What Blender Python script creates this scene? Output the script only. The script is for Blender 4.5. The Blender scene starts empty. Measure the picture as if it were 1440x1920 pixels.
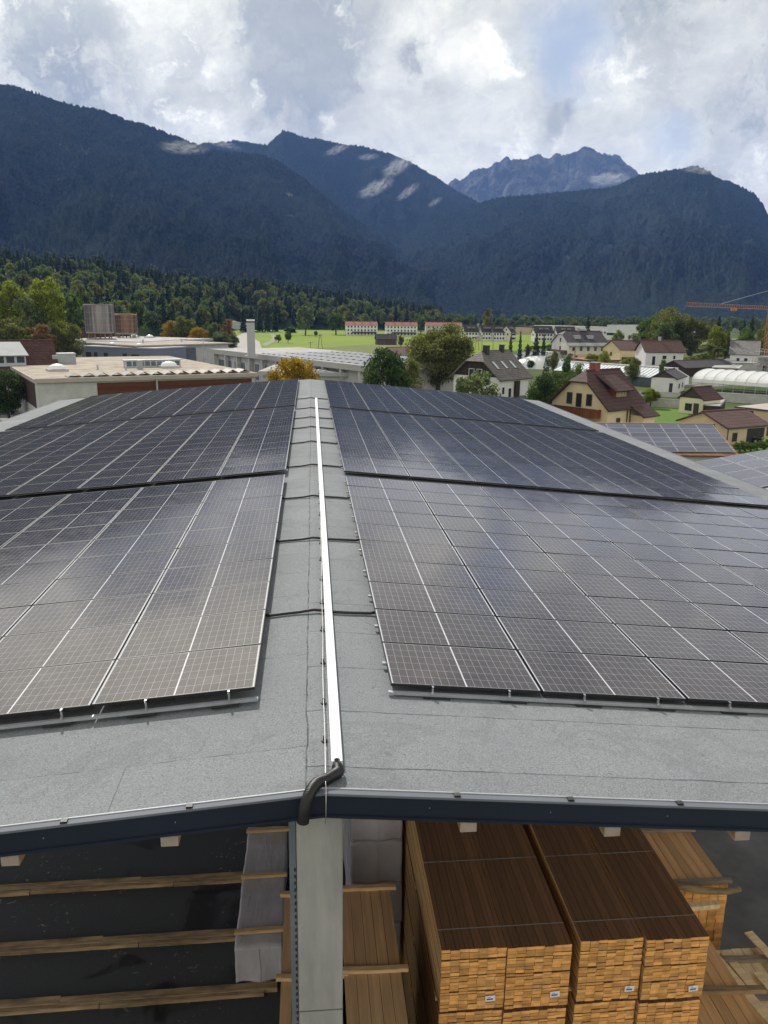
import bpy, math, random
import numpy as np
from mathutils import Matrix, Vector
R = math.radians
scene = bpy.context.scene
COL = scene.collection
random.seed(7)
RNG = np.random.default_rng(7)

# ------------------------------------------------------------------ camera
F, PITCH, ROLL, YAW = 1489.13, .246817, .013526, .0950626     # focal length in photo pixels (1440 wide)
CAM = np.array([.23108, 0., 15.0])
HC = 3.9012                                                   # camera above the zero of the roof survey
Z0 = CAM[2] - HC
def ray(px, py):
    u, v = px - 720, py - 960
    cr, sr = math.cos(ROLL), math.sin(ROLL)
    u, v = u*cr + v*sr, -u*sr + v*cr
    cp, sp = math.cos(PITCH), math.sin(PITCH)
    x, y, z = u, F*cp - v*sp, -F*sp - v*cp
    c, s = math.cos(YAW), math.sin(YAW)
    return np.array([x*c + y*s, -x*s + y*c, z]) / F
def atz(px, py, z):
    d = ray(px, py); return CAM + d*(z - CAM[2])/d[2]
def atd(px, py, dist):
    d = ray(px, py); return CAM + d*dist/math.hypot(d[0], d[1])
def aty(px, py, y):
    d = ray(px, py); return CAM + d*(y - CAM[1])/d[1]
def proj(X):
    d = np.atleast_2d(X) - CAM
    c, s = math.cos(YAW), math.sin(YAW)
    x = d[:, 0]*c - d[:, 1]*s; y = d[:, 0]*s + d[:, 1]*c
    cp, sp = math.cos(PITCH), math.sin(PITCH)
    zc = y*cp - d[:, 2]*sp; yc = -(d[:, 2]*cp + y*sp)
    u, v = F*x/zc, F*yc/zc
    cr, sr = math.cos(ROLL), math.sin(ROLL)
    return np.stack([720 + u*cr - v*sr, 960 + u*sr + v*cr, zc], 1)

cam = bpy.data.cameras.new('camera')
cam_o = bpy.data.objects.new('camera', cam); COL.objects.link(cam_o)
cam.sensor_fit = 'HORIZONTAL'; cam.sensor_width = 36; cam.lens = 36*F/1440
cam.clip_start = .05; cam.clip_end = 60000
fw = Vector(ray(720, 960)).normalized()
rt = Vector(ray(820, 960) - ray(720, 960)).normalized()
up = rt.cross(fw)
M4 = Matrix.Identity(4)
for i in range(3):
    M4[i][0], M4[i][1], M4[i][2], M4[i][3] = rt[i], up[i], -fw[i], CAM[i]
cam_o.matrix_world = M4
scene.camera = cam_o

# ------------------------------------------------------------------ node helper
class N:
    def __init__(s, nt): s.nt = nt
    def new(s, t, **k):
        n = s.nt.nodes.new(t)
        for a, b in k.items(): setattr(n, a, b)
        return n
    def put(s, sock, v):
        if hasattr(v, 'is_output'): s.nt.links.new(v, sock)
        elif v is not None:
            if sock.type == 'RGBA' and len(v) == 3: v = (*v, 1)
            sock.default_value = v
    def m(s, op, a, b=None, c=None, clamp=False):
        n = s.new('ShaderNodeMath', operation=op, use_clamp=clamp)
        for i, v in enumerate((a, b, c)): s.put(n.inputs[i], v)
        return n.outputs[0]
    def vm(s, op, a, b=None, out=0):
        n = s.new('ShaderNodeVectorMath', operation=op)
        s.put(n.inputs[0], a)
        if b is not None: s.put(n.inputs[1], b)
        return n.outputs[out]
    def mix(s, f, a, b, t='MIX'):
        n = s.new('ShaderNodeMix', data_type='RGBA', blend_type=t)
        s.put(n.inputs[0], f); s.put(n.inputs[6], a); s.put(n.inputs[7], b)
        return n.outputs[2]
    def noise(s, vec, scale, detail=4, rough=.55, dist=0., out=0):
        n = s.new('ShaderNodeTexNoise'); s.put(n.inputs['Vector'], vec)
        n.inputs['Scale'].default_value = scale; n.inputs['Detail'].default_value = detail
        n.inputs['Roughness'].default_value = rough; n.inputs['Distortion'].default_value = dist
        return n.outputs[out]
    def ramp(s, f, stops, interp='LINEAR'):
        n = s.new('ShaderNodeValToRGB'); s.put(n.inputs[0], f); cr = n.color_ramp; cr.interpolation = interp
        while len(cr.elements) < len(stops): cr.elements.new(.5)
        for e, (p, c) in zip(cr.elements, stops):
            e.position = p; e.color = (*c, 1) if len(c) == 3 else c
        return n.outputs[0]
    def rng(s, v, a, b, c=0., d=1., smooth=False):
        n = s.new('ShaderNodeMapRange', interpolation_type='SMOOTHSTEP' if smooth else 'LINEAR')
        s.put(n.inputs[0], v)
        for i, q in enumerate((a, b, c, d)): n.inputs[i+1].default_value = q
        return n.outputs[0]
    def obj(s): return s.new('ShaderNodeTexCoord').outputs['Object']
    def sep(s, v):
        n = s.new('ShaderNodeSeparateXYZ'); s.put(n.inputs[0], v); return n.outputs
    def scale(s, v, xyz): return s.vm('MULTIPLY', v, xyz)

# ------------------------------------------------------------------ sky, sun, exposure
SUN_EL, SUN_AZ = R(40), R(-16)            # azimuth from the ridge direction (+y), minus = left
world = bpy.data.worlds.new('World'); scene.world = world; world.use_nodes = True
nt = world.node_tree; nt.nodes.clear(); n = N(nt)
sky = n.new('ShaderNodeTexSky', sky_type='NISHITA', sun_disc=False, sun_elevation=SUN_EL, sun_rotation=SUN_AZ,
            altitude=600, air_density=1.0, dust_density=1.5, ozone_density=1.0)
bg1 = n.new('ShaderNodeBackground'); n.put(bg1.inputs[0], sky.outputs[0]); bg1.inputs[1].default_value = .10
D = n.vm('NORMALIZE', n.new('ShaderNodeTexCoord').outputs['Generated'])
dx, dy, dz = n.sep(D)
den = n.m('ADD', n.m('MAXIMUM', dz, 0.), .55)
cx_, cy_ = n.m('DIVIDE', dx, den), n.m('DIVIDE', dy, den)
cb = n.new('ShaderNodeCombineXYZ'); n.put(cb.inputs[0], cx_); n.put(cb.inputs[1], cy_); n.put(cb.inputs[2], n.m('MULTIPLY', dz, .8))
P3 = cb.outputs[0]
warp = n.vm('SCALE', n.vm('SUBTRACT', n.noise(D, 7., 6, .62, 0., 1), (.5, .5, .5)), None)
warp.node.inputs['Scale'].default_value = .13
warp2 = n.vm('SCALE', n.vm('SUBTRACT', n.noise(D, 30., 6, .62, 0., 1), (.5, .5, .5)), None)
warp2.node.inputs['Scale'].default_value = .034
DW = n.vm('ADD', D, n.vm('ADD', warp, warp2))
def skyblob(px, py, rad, feather=.5, sx=1.):
    """soft ragged patch of sky round a direction (given by pixel, or by bearing and elevation)"""
    d = ray(px, py) if py < 1e4 else np.array([math.sin(R(px))*math.cos(R(py-1e5)), math.cos(R(px))*math.cos(R(py-1e5)), math.sin(R(py-1e5))])
    d = d/np.linalg.norm(d)
    v = n.vm('SUBTRACT', DW, tuple(d))
    if sx != 1.: v = n.vm('MULTIPLY', v, (1/sx, 1, 1))
    return n.rng(n.vm('LENGTH', v, out=1), rad*(1+feather), rad*(1-feather), 0, 1, True)
big = n.noise(P3, 2.2, 8, .60, .5)
fine = n.noise(P3, 7.5, 9, .66, .6)
wisp = n.noise(DW, 13., 9, .66, .5)
d1 = n.m('ADD', n.m('MULTIPLY', big, .30), n.m('ADD', n.m('MULTIPLY', fine, .42), n.m('MULTIPLY', wisp, .40)))
SKY_DARK = [(90, 50, 130, 1.25), (20, 120, 70, .6), (550, 55, 110, 1.5), (575, 165, 80, 1.3), (330, 40, 60, .6), (1250, 40, 110, .6), (470, 240, 42, .45), (330, 75, 45, .5), (1045, 207, 36, 1.0), (790, 105, 36, .95), (835, 165, 26, .7),
            (700, 140, 80, .25), (1390, 215, 80, .5), (1330, 70, 120, .40), (330, 200, 50, .45), (1200, 190, 50, .25), (700, 220, 60, .25), (950, 40, 60, .3),
            (22, 1e5+23, 200, .9), (36, 1e5+18, 160, .6), (8, 1e5+27, 150, .5)]      # the last ones: bearing and elevation, unseen clouds added to darken panel reflections
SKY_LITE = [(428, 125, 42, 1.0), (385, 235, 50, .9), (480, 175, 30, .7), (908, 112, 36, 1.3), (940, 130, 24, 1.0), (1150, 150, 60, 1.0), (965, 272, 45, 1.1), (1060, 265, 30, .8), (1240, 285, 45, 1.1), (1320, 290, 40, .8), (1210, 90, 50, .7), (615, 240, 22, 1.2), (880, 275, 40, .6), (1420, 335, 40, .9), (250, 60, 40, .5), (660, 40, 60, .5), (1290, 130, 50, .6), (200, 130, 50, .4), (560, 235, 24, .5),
            (-14, 1e5+23, 190, 1.5), (-24, 1e5+18, 170, 1.4), (-30, 1e5+26, 200, 1.2)]  # last ones: unseen bright clouds added to lift the left panel reflections
def field(lst, sharp):
    f = None
    for px, py, rr, a in lst:
        v = n.m('MULTIPLY', skyblob(px, py, rr/1500, sharp), min(a, 1.6))
        f = v if f is None else n.m('MAXIMUM', f, v)
    return f
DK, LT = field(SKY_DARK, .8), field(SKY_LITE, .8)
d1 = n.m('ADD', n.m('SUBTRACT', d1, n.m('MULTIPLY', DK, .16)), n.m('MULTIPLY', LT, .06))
cloud = n.ramp(d1, [(.10, (.31, .32, .335)), (.26, (.43, .435, .44)), (.37, (.57, .57, .56)), (.45, (.71, .70, .675)), (.53, (.84, .83, .79)), (.62, (1.02, 1.0, .94)), (.76, (1.28, 1.24, 1.14))])
puff = n.noise(DW, 17., 9, .60, .2); curl = n.noise(DW, 46., 7, .62, .3)
edge = n.m('ADD', n.m('MULTIPLY', puff, .75), n.m('MULTIPLY', curl, .25))
mg = n.rng(n.m('ADD', edge, n.m('MULTIPLY', DK, .24)), .56, .80, 0, .95, True)
cloud = n.mix(mg, cloud, n.ramp(n.m('ADD', n.m('MULTIPLY', edge, .7), n.m('MULTIPLY', big, .3)), [(.3, (.60, .61, .615)), (.5, (.43, .445, .465)), (.68, (.29, .31, .345))]))
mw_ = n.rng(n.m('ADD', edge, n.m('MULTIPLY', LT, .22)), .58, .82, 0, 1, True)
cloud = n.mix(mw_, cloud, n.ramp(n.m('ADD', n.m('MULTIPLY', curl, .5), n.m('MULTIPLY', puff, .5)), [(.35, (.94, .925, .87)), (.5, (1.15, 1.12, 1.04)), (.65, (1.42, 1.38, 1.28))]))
cloud = n.mix(1, cloud, (1.03, 1.03, .955), 'MULTIPLY')
hi = n.m('MULTIPLY', n.rng(dz, .50, .72, 1.0, .42, True), n.rng(dy, -.35, .35, 1.2, 1.0, True))  # unseen sky behind the camera brightened to fill shaded fronts, higher sky dimmed
sdir = (math.sin(SUN_AZ)*math.cos(SUN_EL), math.cos(SUN_AZ)*math.cos(SUN_EL), math.sin(SUN_EL))
glow = n.m('POWER', n.m('MAXIMUM', n.vm('DOT_PRODUCT', D, sdir, out=1), 0.), 22.)      # clouds round the hidden sun are brighter
hi = n.m('MULTIPLY', hi, n.m('ADD', 1., n.m('MULTIPLY', glow, 1.5)))
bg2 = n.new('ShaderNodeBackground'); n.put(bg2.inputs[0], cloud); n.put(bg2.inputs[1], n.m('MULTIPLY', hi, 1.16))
hole = n.m('MAXIMUM', n.m('MULTIPLY', skyblob(1072, 82, .040, .8), .75), n.m('MULTIPLY', skyblob(1262, 262, .024, .9), .6))
hole = n.m('MAXIMUM', hole, n.m('MULTIPLY', n.rng(n.noise(P3, 1.1, 5, .5), .50, .66, 0, 1, True), n.rng(dz, .40, .6, 0, .8)))
mx = n.new('ShaderNodeMixShader'); n.put(mx.inputs[0], hole); nt.links.new(bg2.outputs[0], mx.inputs[1])
bgb = n.new('ShaderNodeBackground'); n.put(bgb.inputs[0], n.mix(.45, n.scale(sky.outputs[0], (.1, .1, .1)), (.62, .74, .92))); bgb.inputs[1].default_value = 1.
nt.links.new(bgb.outputs[0], mx.inputs[2])
out = n.new('ShaderNodeOutputWorld'); nt.links.new(mx.outputs[0], out.inputs[0])

sun = bpy.data.lights.new('sun', 'SUN'); sun.energy = 5.0; sun.angle = R(.6); sun.color = (1, .95, .87)
sun_o = bpy.data.objects.new('sun', sun); COL.objects.link(sun_o)
SUN = Vector((math.sin(SUN_AZ)*math.cos(SUN_EL), math.cos(SUN_AZ)*math.cos(SUN_EL), math.sin(SUN_EL)))
sun_o.rotation_euler = SUN.to_track_quat('Z', 'Y').to_euler(); sun_o.location = (0, 0, 60)
scene.view_settings.view_transform = 'Standard'; scene.view_settings.look = 'None'
scene.view_settings.exposure = 0; scene.view_settings.gamma = 1

# ------------------------------------------------------------------ materials
MATS = {}
def mat(name, col, rough=.8, var=.18, scale=1., bump=0., bscale=None, metal=0., spec=.5, isl=0., tint=None, world_pos=False, detail=5, stretch=None, coat=0.):
    """procedural surface: noise-varied colour; isl = per-piece variation"""
    if name in MATS: return MATS[name]
    m = bpy.data.materials.new(name); m.use_nodes = True; MATS[name] = m
    k = N(m.node_tree); b = m.node_tree.nodes['Principled BSDF']
    v = k.new('ShaderNodeNewGeometry').outputs['Position'] if world_pos else k.obj()
    if stretch: v = k.scale(v, stretch)
    f = k.noise(v, scale, detail, .6)
    lo = tuple(c*(1-var) for c in col); hi_ = tuple(min(1, c*(1+var)) for c in col)
    if tint: hi_ = tint
    c = k.mix(k.rng(f, .3, .7), lo, hi_)
    if isl:
        g = k.new('ShaderNodeNewGeometry').outputs['Random Per Island']
        c = k.mix(1, c, k.mix(g, (1-isl,)*3, (1+isl,)*3), 'MULTIPLY')
    k.put(b.inputs['Base Color'], c)
    b.inputs['Roughness'].default_value = rough; b.inputs['Metallic'].default_value = metal
    b.inputs['Specular IOR Level'].default_value = spec
    if coat: b.inputs['Coat Weight'].default_value = coat
    if bump:
        bn = k.new('ShaderNodeBump'); bn.inputs['Strength'].default_value = min(1, bump); bn.inputs['Distance'].default_value = .02*max(1, bump)
        k.put(bn.inputs['Height'], k.noise(v, bscale or scale*6, 6, .65)); k.put(b.inputs['Normal'], bn.outputs[0])
    return m

def mat_felt():
    m = bpy.data.materials.new('roof_felt'); m.use_nodes = True
    k = N(m.node_tree); b = m.node_tree.nodes['Principled BSDF']
    v = k.obj(); x, y, z = k.sep(v)
    wob = k.m('MULTIPLY', k.m('SUBTRACT', k.noise(v, 3., 4), .5), .05)
    g = k.noise(v, 62, 3, .75); g2 = k.noise(v, 21, 4, .7); big_ = k.noise(v, .6, 5, .6)
    c = k.mix(k.rng(g, .3, .7), (.085, .096, .104), (.33, .345, .355))
    c = k.mix(k.rng(g2, .35, .7, 0, .4), c, (.275, .29, .30))
    c = k.mix(k.rng(big_, .4, .75, 0, .35), c, (.165, .18, .195))
    side = k.m('GREATER_THAN', x, .17)                    # seams of the two slopes are offset
    yy = k.m('ADD', k.m('ADD', y, wob), k.m('MULTIPLY', side, .37))
    fr = k.m('ABSOLUTE', k.m('SUBTRACT', k.m('FRACT', k.m('DIVIDE', yy, 1.06)), .5))
    seam = k.m('LESS_THAN', fr, .0075)
    xs = k.m('ADD', k.m('ADD', x, k.m('MULTIPLY', k.m('SUBTRACT', k.noise(v, 1.7, 3), .5), .06)), k.m('MULTIPLY', y, -.004))
    ridge = k.m('LESS_THAN', k.m('ABSOLUTE', k.m('SUBTRACT', xs, .145)), .008)
    brk = k.rng(k.noise(v, 4.2, 3), .38, .6)
    seam = k.m('MAXIMUM', k.m('MULTIPLY', seam, k.m('ADD', k.m('MULTIPLY', side, .35), k.m('MULTIPLY', brk, .65))), k.m('MULTIPLY', ridge, k.m('ADD', .45, k.m('MULTIPLY', brk, .55))))
    spots = k.m('LESS_THAN', k.noise(v, 9.5, 2, .4), .235)
    seam = k.m('MAXIMUM', seam, k.m('MULTIPLY', spots, .35))
    # each roll a slightly different batch
    pud = k.noise(v, .9, 6, .62, .8)
    ring = k.m('MULTIPLY', k.rng(pud, .52, .56), k.rng(pud, .62, .565))
    c = k.mix(k.m('MULTIPLY', ring, .24), c, (.12, .125, .13))
    c = k.mix(k.rng(k.noise(k.scale(v, (.5, 3, 1)), 1.3, 5, .65), .55, .75, 0, .2), c, (.15, .155, .16))
    roll = k.new('ShaderNodeTexWhiteNoise', noise_dimensions='1D'); k.put(roll.inputs['W'], k.m('ADD', k.m('FLOOR', k.m('ADD', k.m('DIVIDE', yy, 1.06), .5)), k.m('MULTIPLY', side, 77.)))
    c = k.mix(1, c, k.mix(roll.outputs[0], (.93, .93, .93), (1.05, 1.05, 1.05)), 'MULTIPLY')
    c = k.mix(1, c, (.965, .975, .98), 'MULTIPLY')
    c = k.mix(k.m('MULTIPLY', seam, .85), c, (.04, .045, .05))
    k.put(b.inputs['Base Color'], c); b.inputs['Roughness'].default_value = .9; b.inputs['Specular IOR Level'].default_value = .3
    bn = k.new('ShaderNodeBump'); bn.inputs['Strength'].default_value = .6; bn.inputs['Distance'].default_value = .006
    k.put(bn.inputs['Height'], k.m('SUBTRACT', k.m('ADD', g, k.m('MULTIPLY', g2, 1.5)), seam)); k.put(b.inputs['Normal'], bn.outputs[0])
    return m

def mat_cells(name, L=1.722, Wd=1.134, half=True, nx=9, ny=6, cell=(.020, .0165, .0175), line=(.42, .42, .45), bus=True, rgh=.065):
    m = bpy.data.materials.new(name); m.use_nodes = True
    k = N(m.node_tree); b = m.node_tree.nodes['Principled BSDF']
    x, y, z = k.sep(k.obj()); ax, ay = k.m('ABSOLUTE', x), k.m('ABSOLUTE', y)
    hx, hy = L/2 - .011, Wd/2 - .011
    x0 = .008 if half else 0.
    px_ = (hx - .016 - x0)/nx; py_ = 2*(hy - .010)/ny
    def grid(v, off, p, w):
        f = k.m('FRACT', k.m('DIVIDE', k.m('SUBTRACT', v, off), p))
        return k.m('LESS_THAN', k.m('SUBTRACT', .5, k.m('ABSOLUTE', k.m('SUBTRACT', f, .5))), w/p/2)
    t = k.m('MAXIMUM', grid(ax, x0, px_, .0036), grid(y, -(hy-.010), py_, .0045))
    white = k.m('GREATER_THAN', ax, hx - .011)
    white = k.m('MAXIMUM', white, k.m('GREATER_THAN', ay, hy - .004))
    if half: white = k.m('MAXIMUM', white, k.m('LESS_THAN', ax, .0060))
    rnd = k.new('ShaderNodeObjectInfo').outputs['Random']
    cc = k.mix(rnd, cell, tuple(q*1.5 for q in cell))
    if bus:
        bb = k.m('MULTIPLY', grid(y, -(hy-.010), py_/10, .0016), .5)
        cc = k.mix(bb, cc, (.25, .24, .24))
    c = k.mix(k.m('MULTIPLY', t, .8), cc, line)
    c = k.mix(white, c, (.62, .64, .67))
    dust = k.noise(k.vm('ADD', k.obj(), k.scale(k.new('ShaderNodeNewGeometry').outputs['Position'], (.35, .35, .35))), 2.2, 6, .65)
    c = k.mix(k.m('MULTIPLY', k.rng(dust, .48, .78), .07), c, (.45, .41, .36))
    k.put(b.inputs['Base Color'], c)
    k.put(b.inputs['Roughness'], k.rng(dust, .3, .7, rgh, rgh+.07)); b.inputs['IOR'].default_value = 1.5
    b.inputs['Specular IOR Level'].default_value = .85; b.inputs['Specular Tint'].default_value = (1, .87, .78, 1)
    return m

def mat_leaf(name, a, b_, isl=.45, trans=.38):
    m = bpy.data.materials.new(name); m.use_nodes = True; MATS[name] = m
    k = N(m.node_tree); b = m.node_tree.nodes['Principled BSDF']
    v = k.obj(); g = k.new('ShaderNodeNewGeometry').outputs['Random Per Island']
    f = k.m('ADD', k.m('MULTIPLY', k.noise(v, .45, 3), .6), k.m('MULTIPLY', g, .4))
    c = k.mix(k.rng(f, .3, .7), a, b_)
    c = k.mix(1, c, k.mix(g, (1-isl,)*3, (1+isl,)*3), 'MULTIPLY')
    inf = k.new('ShaderNodeObjectInfo').outputs['Random']
    c = k.mix(1, c, k.mix(inf, (.85, .85, .85), (1.15, 1.12, 1.1)), 'MULTIPLY')
    k.put(b.inputs['Base Color'], c); b.inputs['Roughness'].default_value = .7; b.inputs['Specular IOR Level'].default_value = .08
    tr = k.new('ShaderNodeBsdfTranslucent'); k.put(tr.inputs[0], k.mix(1, c, (1.3, 1.5, .6), 'MULTIPLY'))
    ms = k.new('ShaderNodeMixShader'); ms.inputs[0].default_value = trans
    m.node_tree.links.new(b.outputs[0], ms.inputs[1]); m.node_tree.links.new(tr.outputs[0], ms.inputs[2])
    m.node_tree.links.new(ms.outputs[0], m.node_tree.nodes['Material Output'].inputs[0])
    return m

def mat_tiles(name, col, pitch=.45, axis=2, var=.25, rough=.75, streak=.3):
    """roof tiles in courses: the courses follow the height (object z), joints run across"""
    m = bpy.data.materials.new(name); m.use_nodes = True; MATS[name] = m
    k = N(m.node_tree); b = m.node_tree.nodes['Principled BSDF']
    v = k.obj(); x, y, z = k.sep(v)
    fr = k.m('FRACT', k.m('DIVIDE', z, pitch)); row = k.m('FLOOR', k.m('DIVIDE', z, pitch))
    cb = k.new('ShaderNodeCombineXYZ'); k.put(cb.inputs[0], k.m('FLOOR', k.m('DIVIDE', k.m('ADD', x, y), .3))); k.put(cb.inputs[1], row)
    wn = k.new('ShaderNodeTexWhiteNoise', noise_dimensions='2D'); k.put(wn.inputs[0], cb.outputs[0])
    c = k.mix(wn.outputs[0], tuple(q*(1-var) for q in col), tuple(q*(1+var) for q in col))
    c = k.mix(k.rng(k.noise(v, .7, 5, .65), .45, .7, 0, streak), c, tuple(q*.55 for q in col))
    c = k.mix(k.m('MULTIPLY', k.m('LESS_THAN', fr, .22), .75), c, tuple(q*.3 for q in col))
    k.put(b.inputs['Base Color'], c); b.inputs['Roughness'].default_value = rough
    bn = k.new('ShaderNodeBump'); bn.inputs['Strength'].default_value = .8; bn.inputs['Distance'].default_value = .04
    k.put(bn.inputs['Height'], fr); k.put(b.inputs['Normal'], bn.outputs[0])
    return m

def mat_boards(name, col, dark, axis=0, width=.14, var=.35, rough=.8, stretch=(6, .35, 6), grainscale=2.5, gap=.05):
    """planks side by side with grain along them"""
    m = bpy.data.materials.new(name); m.use_nodes = True; MATS[name] = m
    k = N(m.node_tree); b = m.node_tree.nodes['Principled BSDF']
    v = k.obj(); s = k.sep(v)
    q = k.m('DIVIDE', s[axis], width); fr = k.m('FRACT', q)
    wn = k.new('ShaderNodeTexWhiteNoise', noise_dimensions='1D'); k.put(wn.inputs['W'], k.m('FLOOR', q))
    c = k.mix(k.rng(k.noise(k.scale(v, stretch), grainscale, 5, .65), .3, .7), dark, col)
    c = k.mix(1, c, k.mix(wn.outputs[0], (1-var,)*3, (1+var*.6,)*3), 'MULTIPLY')
    kn = k.m('LESS_THAN', k.noise(k.scale(v, (3, 1, 3)), 3.3, 1, .3), .22)
    c = k.mix(k.m('MULTIPLY', kn, .5), c, tuple(q_*.4 for q_ in dark))
    if gap: c = k.mix(k.m('LESS_THAN', fr, gap), c, (.015, .010, .007))
    k.put(b.inputs['Base Color'], c); b.inputs['Roughness'].default_value = rough; b.inputs['Specular IOR Level'].default_value = .25
    bn = k.new('ShaderNodeBump'); bn.inputs['Strength'].default_value = .4; bn.inputs['Distance'].default_value = .01
    k.put(bn.inputs['Height'], k.m('SUBTRACT', k.noise(k.scale(v, stretch), grainscale*2, 4), k.m('LESS_THAN', fr, gap))); k.put(b.inputs['Normal'], bn.outputs[0])
    return m

FELT = mat_felt()
CELLS = mat_cells('cell_glass')
BLACK_AL = mat('black_anodised', (.018, .019, .022), .45, .2, 3, metal=.3)
ALU = mat('aluminium', (.40, .42, .45), .5, .1, 5, metal=.35)
GALV = mat('galvanised_lid', (.70, .72, .74), .5, .06, 3, bump=.05)
RUBBER = mat('black_rubber', (.016, .016, .018), .55, .3, 6)
STEEL = mat('steel_bits', (.38, .39, .41), .42, .2, 8, metal=.6)
NAVY = mat('navy_sheet', (.013, .020, .038), .42, .15, .8, bump=.06, bscale=2)
TRIMG = mat('light_trim', (.145, .16, .185), .7, .08, 1, spec=.2)
CONC = mat('concrete', (.335, .332, .325), .88, .22, 1.6, bump=.25, bscale=30, stretch=(2.2, 2.2, .5))
CONC2 = mat('pale_concrete', (.42, .42, .40), .88, .14, .8, bump=.2, bscale=20)
GLULAM = mat('glulam', (.42, .27, .14), .7, .25, 1.5, stretch=(8, .6, 8))
PINE_END = mat('pine_end', (.52, .33, .17), .75, .3, 3)

# ------------------------------------------------------------------ mesh building
class MB:
    def __init__(s): s.v = []; s.f = []; s.mi = []
    def add(s, vs, fs, mi=0):
        o = len(s.v); s.v += [tuple(map(float, q)) for q in vs]; s.f += [tuple(i+o for i in f) for f in fs]; s.mi += [mi]*len(fs); return s
    def box(s, c, d, rz=0., mi=0, tilt=None):
        hx, hy, hz = d[0]/2, d[1]/2, d[2]/2
        vs = [(x, y, z) for z in (-hz, hz) for x, y in ((-hx, -hy), (hx, -hy), (hx, hy), (-hx, hy))]
        if tilt is not None: vs = [tuple(tilt @ Vector(q)) for q in vs]
        cr, sr = math.cos(rz), math.sin(rz)
        vs = [(c[0]+x*cr-y*sr, c[1]+x*sr+y*cr, c[2]+z) for x, y, z in vs]
        return s.add(vs, [(3, 2, 1, 0), (4, 5, 6, 7), (0, 1, 5, 4), (1, 2, 6, 5), (2, 3, 7, 6), (3, 0, 4, 7)], mi)
    def bx(s, x0, x1, y0, y1, z0, z1, mi=0):
        return s.box(((x0+x1)/2, (y0+y1)/2, (z0+z1)/2), (x1-x0, y1-y0, z1-z0), 0, mi)
    def prism(s, poly, z0, z1, mi=0, top=True):
        n_ = len(poly)
        vs = [(p[0], p[1], z0) for p in poly] + [(p[0], p[1], z1) for p in poly]
        fs = [(i, (i+1) % n_, (i+1) % n_ + n_, i+n_) for i in range(n_)]
        fs += [tuple(range(n_, 2*n_)), tuple(reversed(range(n_)))]
        return s.add(vs, fs, mi)
    def slab(s, pts, th, mi=0):
        """sheet with corners pts (3-D, ccw from above), thickness th downwards along its normal"""
        a = np.array(pts, float); nn = sum(np.cross(a[i]-a[0], a[i+1]-a[0]) for i in range(1, len(a)-1)); nn = nn/max(np.linalg.norm(nn), 1e-9)
        if nn[2] < 0: nn = -nn; a = a[::-1]
        b_ = a - nn*th; k_ = len(a)
        return s.add(list(a)+list(b_), [tuple(range(k_)), tuple(reversed(range(k_, 2*k_)))] + [(i, i+k_, (i+1) % k_+k_, (i+1) % k_) for i in range(k_)], mi)
    def bar(s, p, q, w, h=None, mi=0):
        p, q = Vector(p), Vector(q); d = q-p; L = d.length
        if L < 1e-6: return s
        d.normalize(); a = d.cross(Vector((0, 0, 1)))
        if a.length < 1e-3: a = Vector((1, 0, 0))
        a.normalize(); b_ = d.cross(a); h = h or w
        vs = [e + a*(w/2*i) + b_*(h/2*j) for e in (p, q) for i, j in ((-1, -1), (1, -1), (1, 1), (-1, 1))]
        return s.add(vs, [(3, 2, 1, 0), (4, 5, 6, 7), (0, 1, 5, 4), (1, 2, 6, 5), (2, 3, 7, 6), (3, 0, 4, 7)], mi)
    def tube(s, pts, r, sides=8, mi=0, caps=True):
        pts = [Vector(p) for p in pts]; rs = r if hasattr(r, '__len__') else [r]*len(pts)
        ref = None; rings = []
        for i, p in enumerate(pts):
            d = (pts[min(i+1, len(pts)-1)] - pts[max(i-1, 0)]).normalized()
            if ref is None: ref = d.orthogonal().normalized()
            a = (ref - d*ref.dot(d)).normalized(); ref = a; b_ = d.cross(a)
            rings.append([p + (a*math.cos(t) + b_*math.sin(t))*rs[i] for t in [2*math.pi*j/sides for j in range(sides)]])
        vs = [q for rg in rings for q in rg]; fs = []
        for i in range(len(pts)-1):
            for j in range(sides):
                a0, a1 = i*sides+j, i*sides+(j+1) % sides
                fs.append((a0, a1, a1+sides, a0+sides))
        if caps: fs += [tuple(reversed(range(sides))), tuple(range(len(vs)-sides, len(vs)))]
        return s.add(vs, fs, mi)
    def cyl(s, c, r, h, sides=16, r2=None, mi=0): return s.tube([c, (c[0], c[1], c[2]+h)], [r, r if r2 is None else r2], sides, mi)
    def dome(s, c, rx, ry, rz, seg=14, rings=5, mi=0):
        vs, fs = [], []
        for i in range(rings+1):
            t = math.pi/2*i/rings
            for j in range(seg):
                a = 2*math.pi*j/seg
                vs.append((c[0]+rx*math.cos(t)*math.cos(a), c[1]+ry*math.cos(t)*math.sin(a), c[2]+rz*math.sin(t)))
        for i in range(rings):
            for j in range(seg): fs.append((i*seg+j, i*seg+(j+1) % seg, (i+1)*seg+(j+1) % seg, (i+1)*seg+j))
        return s.add(vs, fs, mi)
    def build(s, name, m=None, parent=None, smooth=False, loc=None, rz=0., bevel=0.):
        me = bpy.data.meshes.new(name); me.from_pydata(s.v, [], s.f)
        ms = m if isinstance(m, (list, tuple)) else [m]
        for q in ms: me.materials.append(q)
        if len(ms) > 1: me.polygons.foreach_set('material_index', s.mi)
        if smooth: me.polygons.foreach_set('use_smooth', [True]*len(me.polygons))
        me.update()
        o = bpy.data.objects.new(name, me); COL.objects.link(o)
        if parent: o.parent = parent
        if loc is not None: o.location = loc
        o.rotation_euler.z = rz
        if bevel:
            bm_ = o.modifiers.new('bevel', 'BEVEL'); bm_.width = bevel; bm_.segments = 2; bm_.limit_method = 'ANGLE'
        return o

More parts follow.
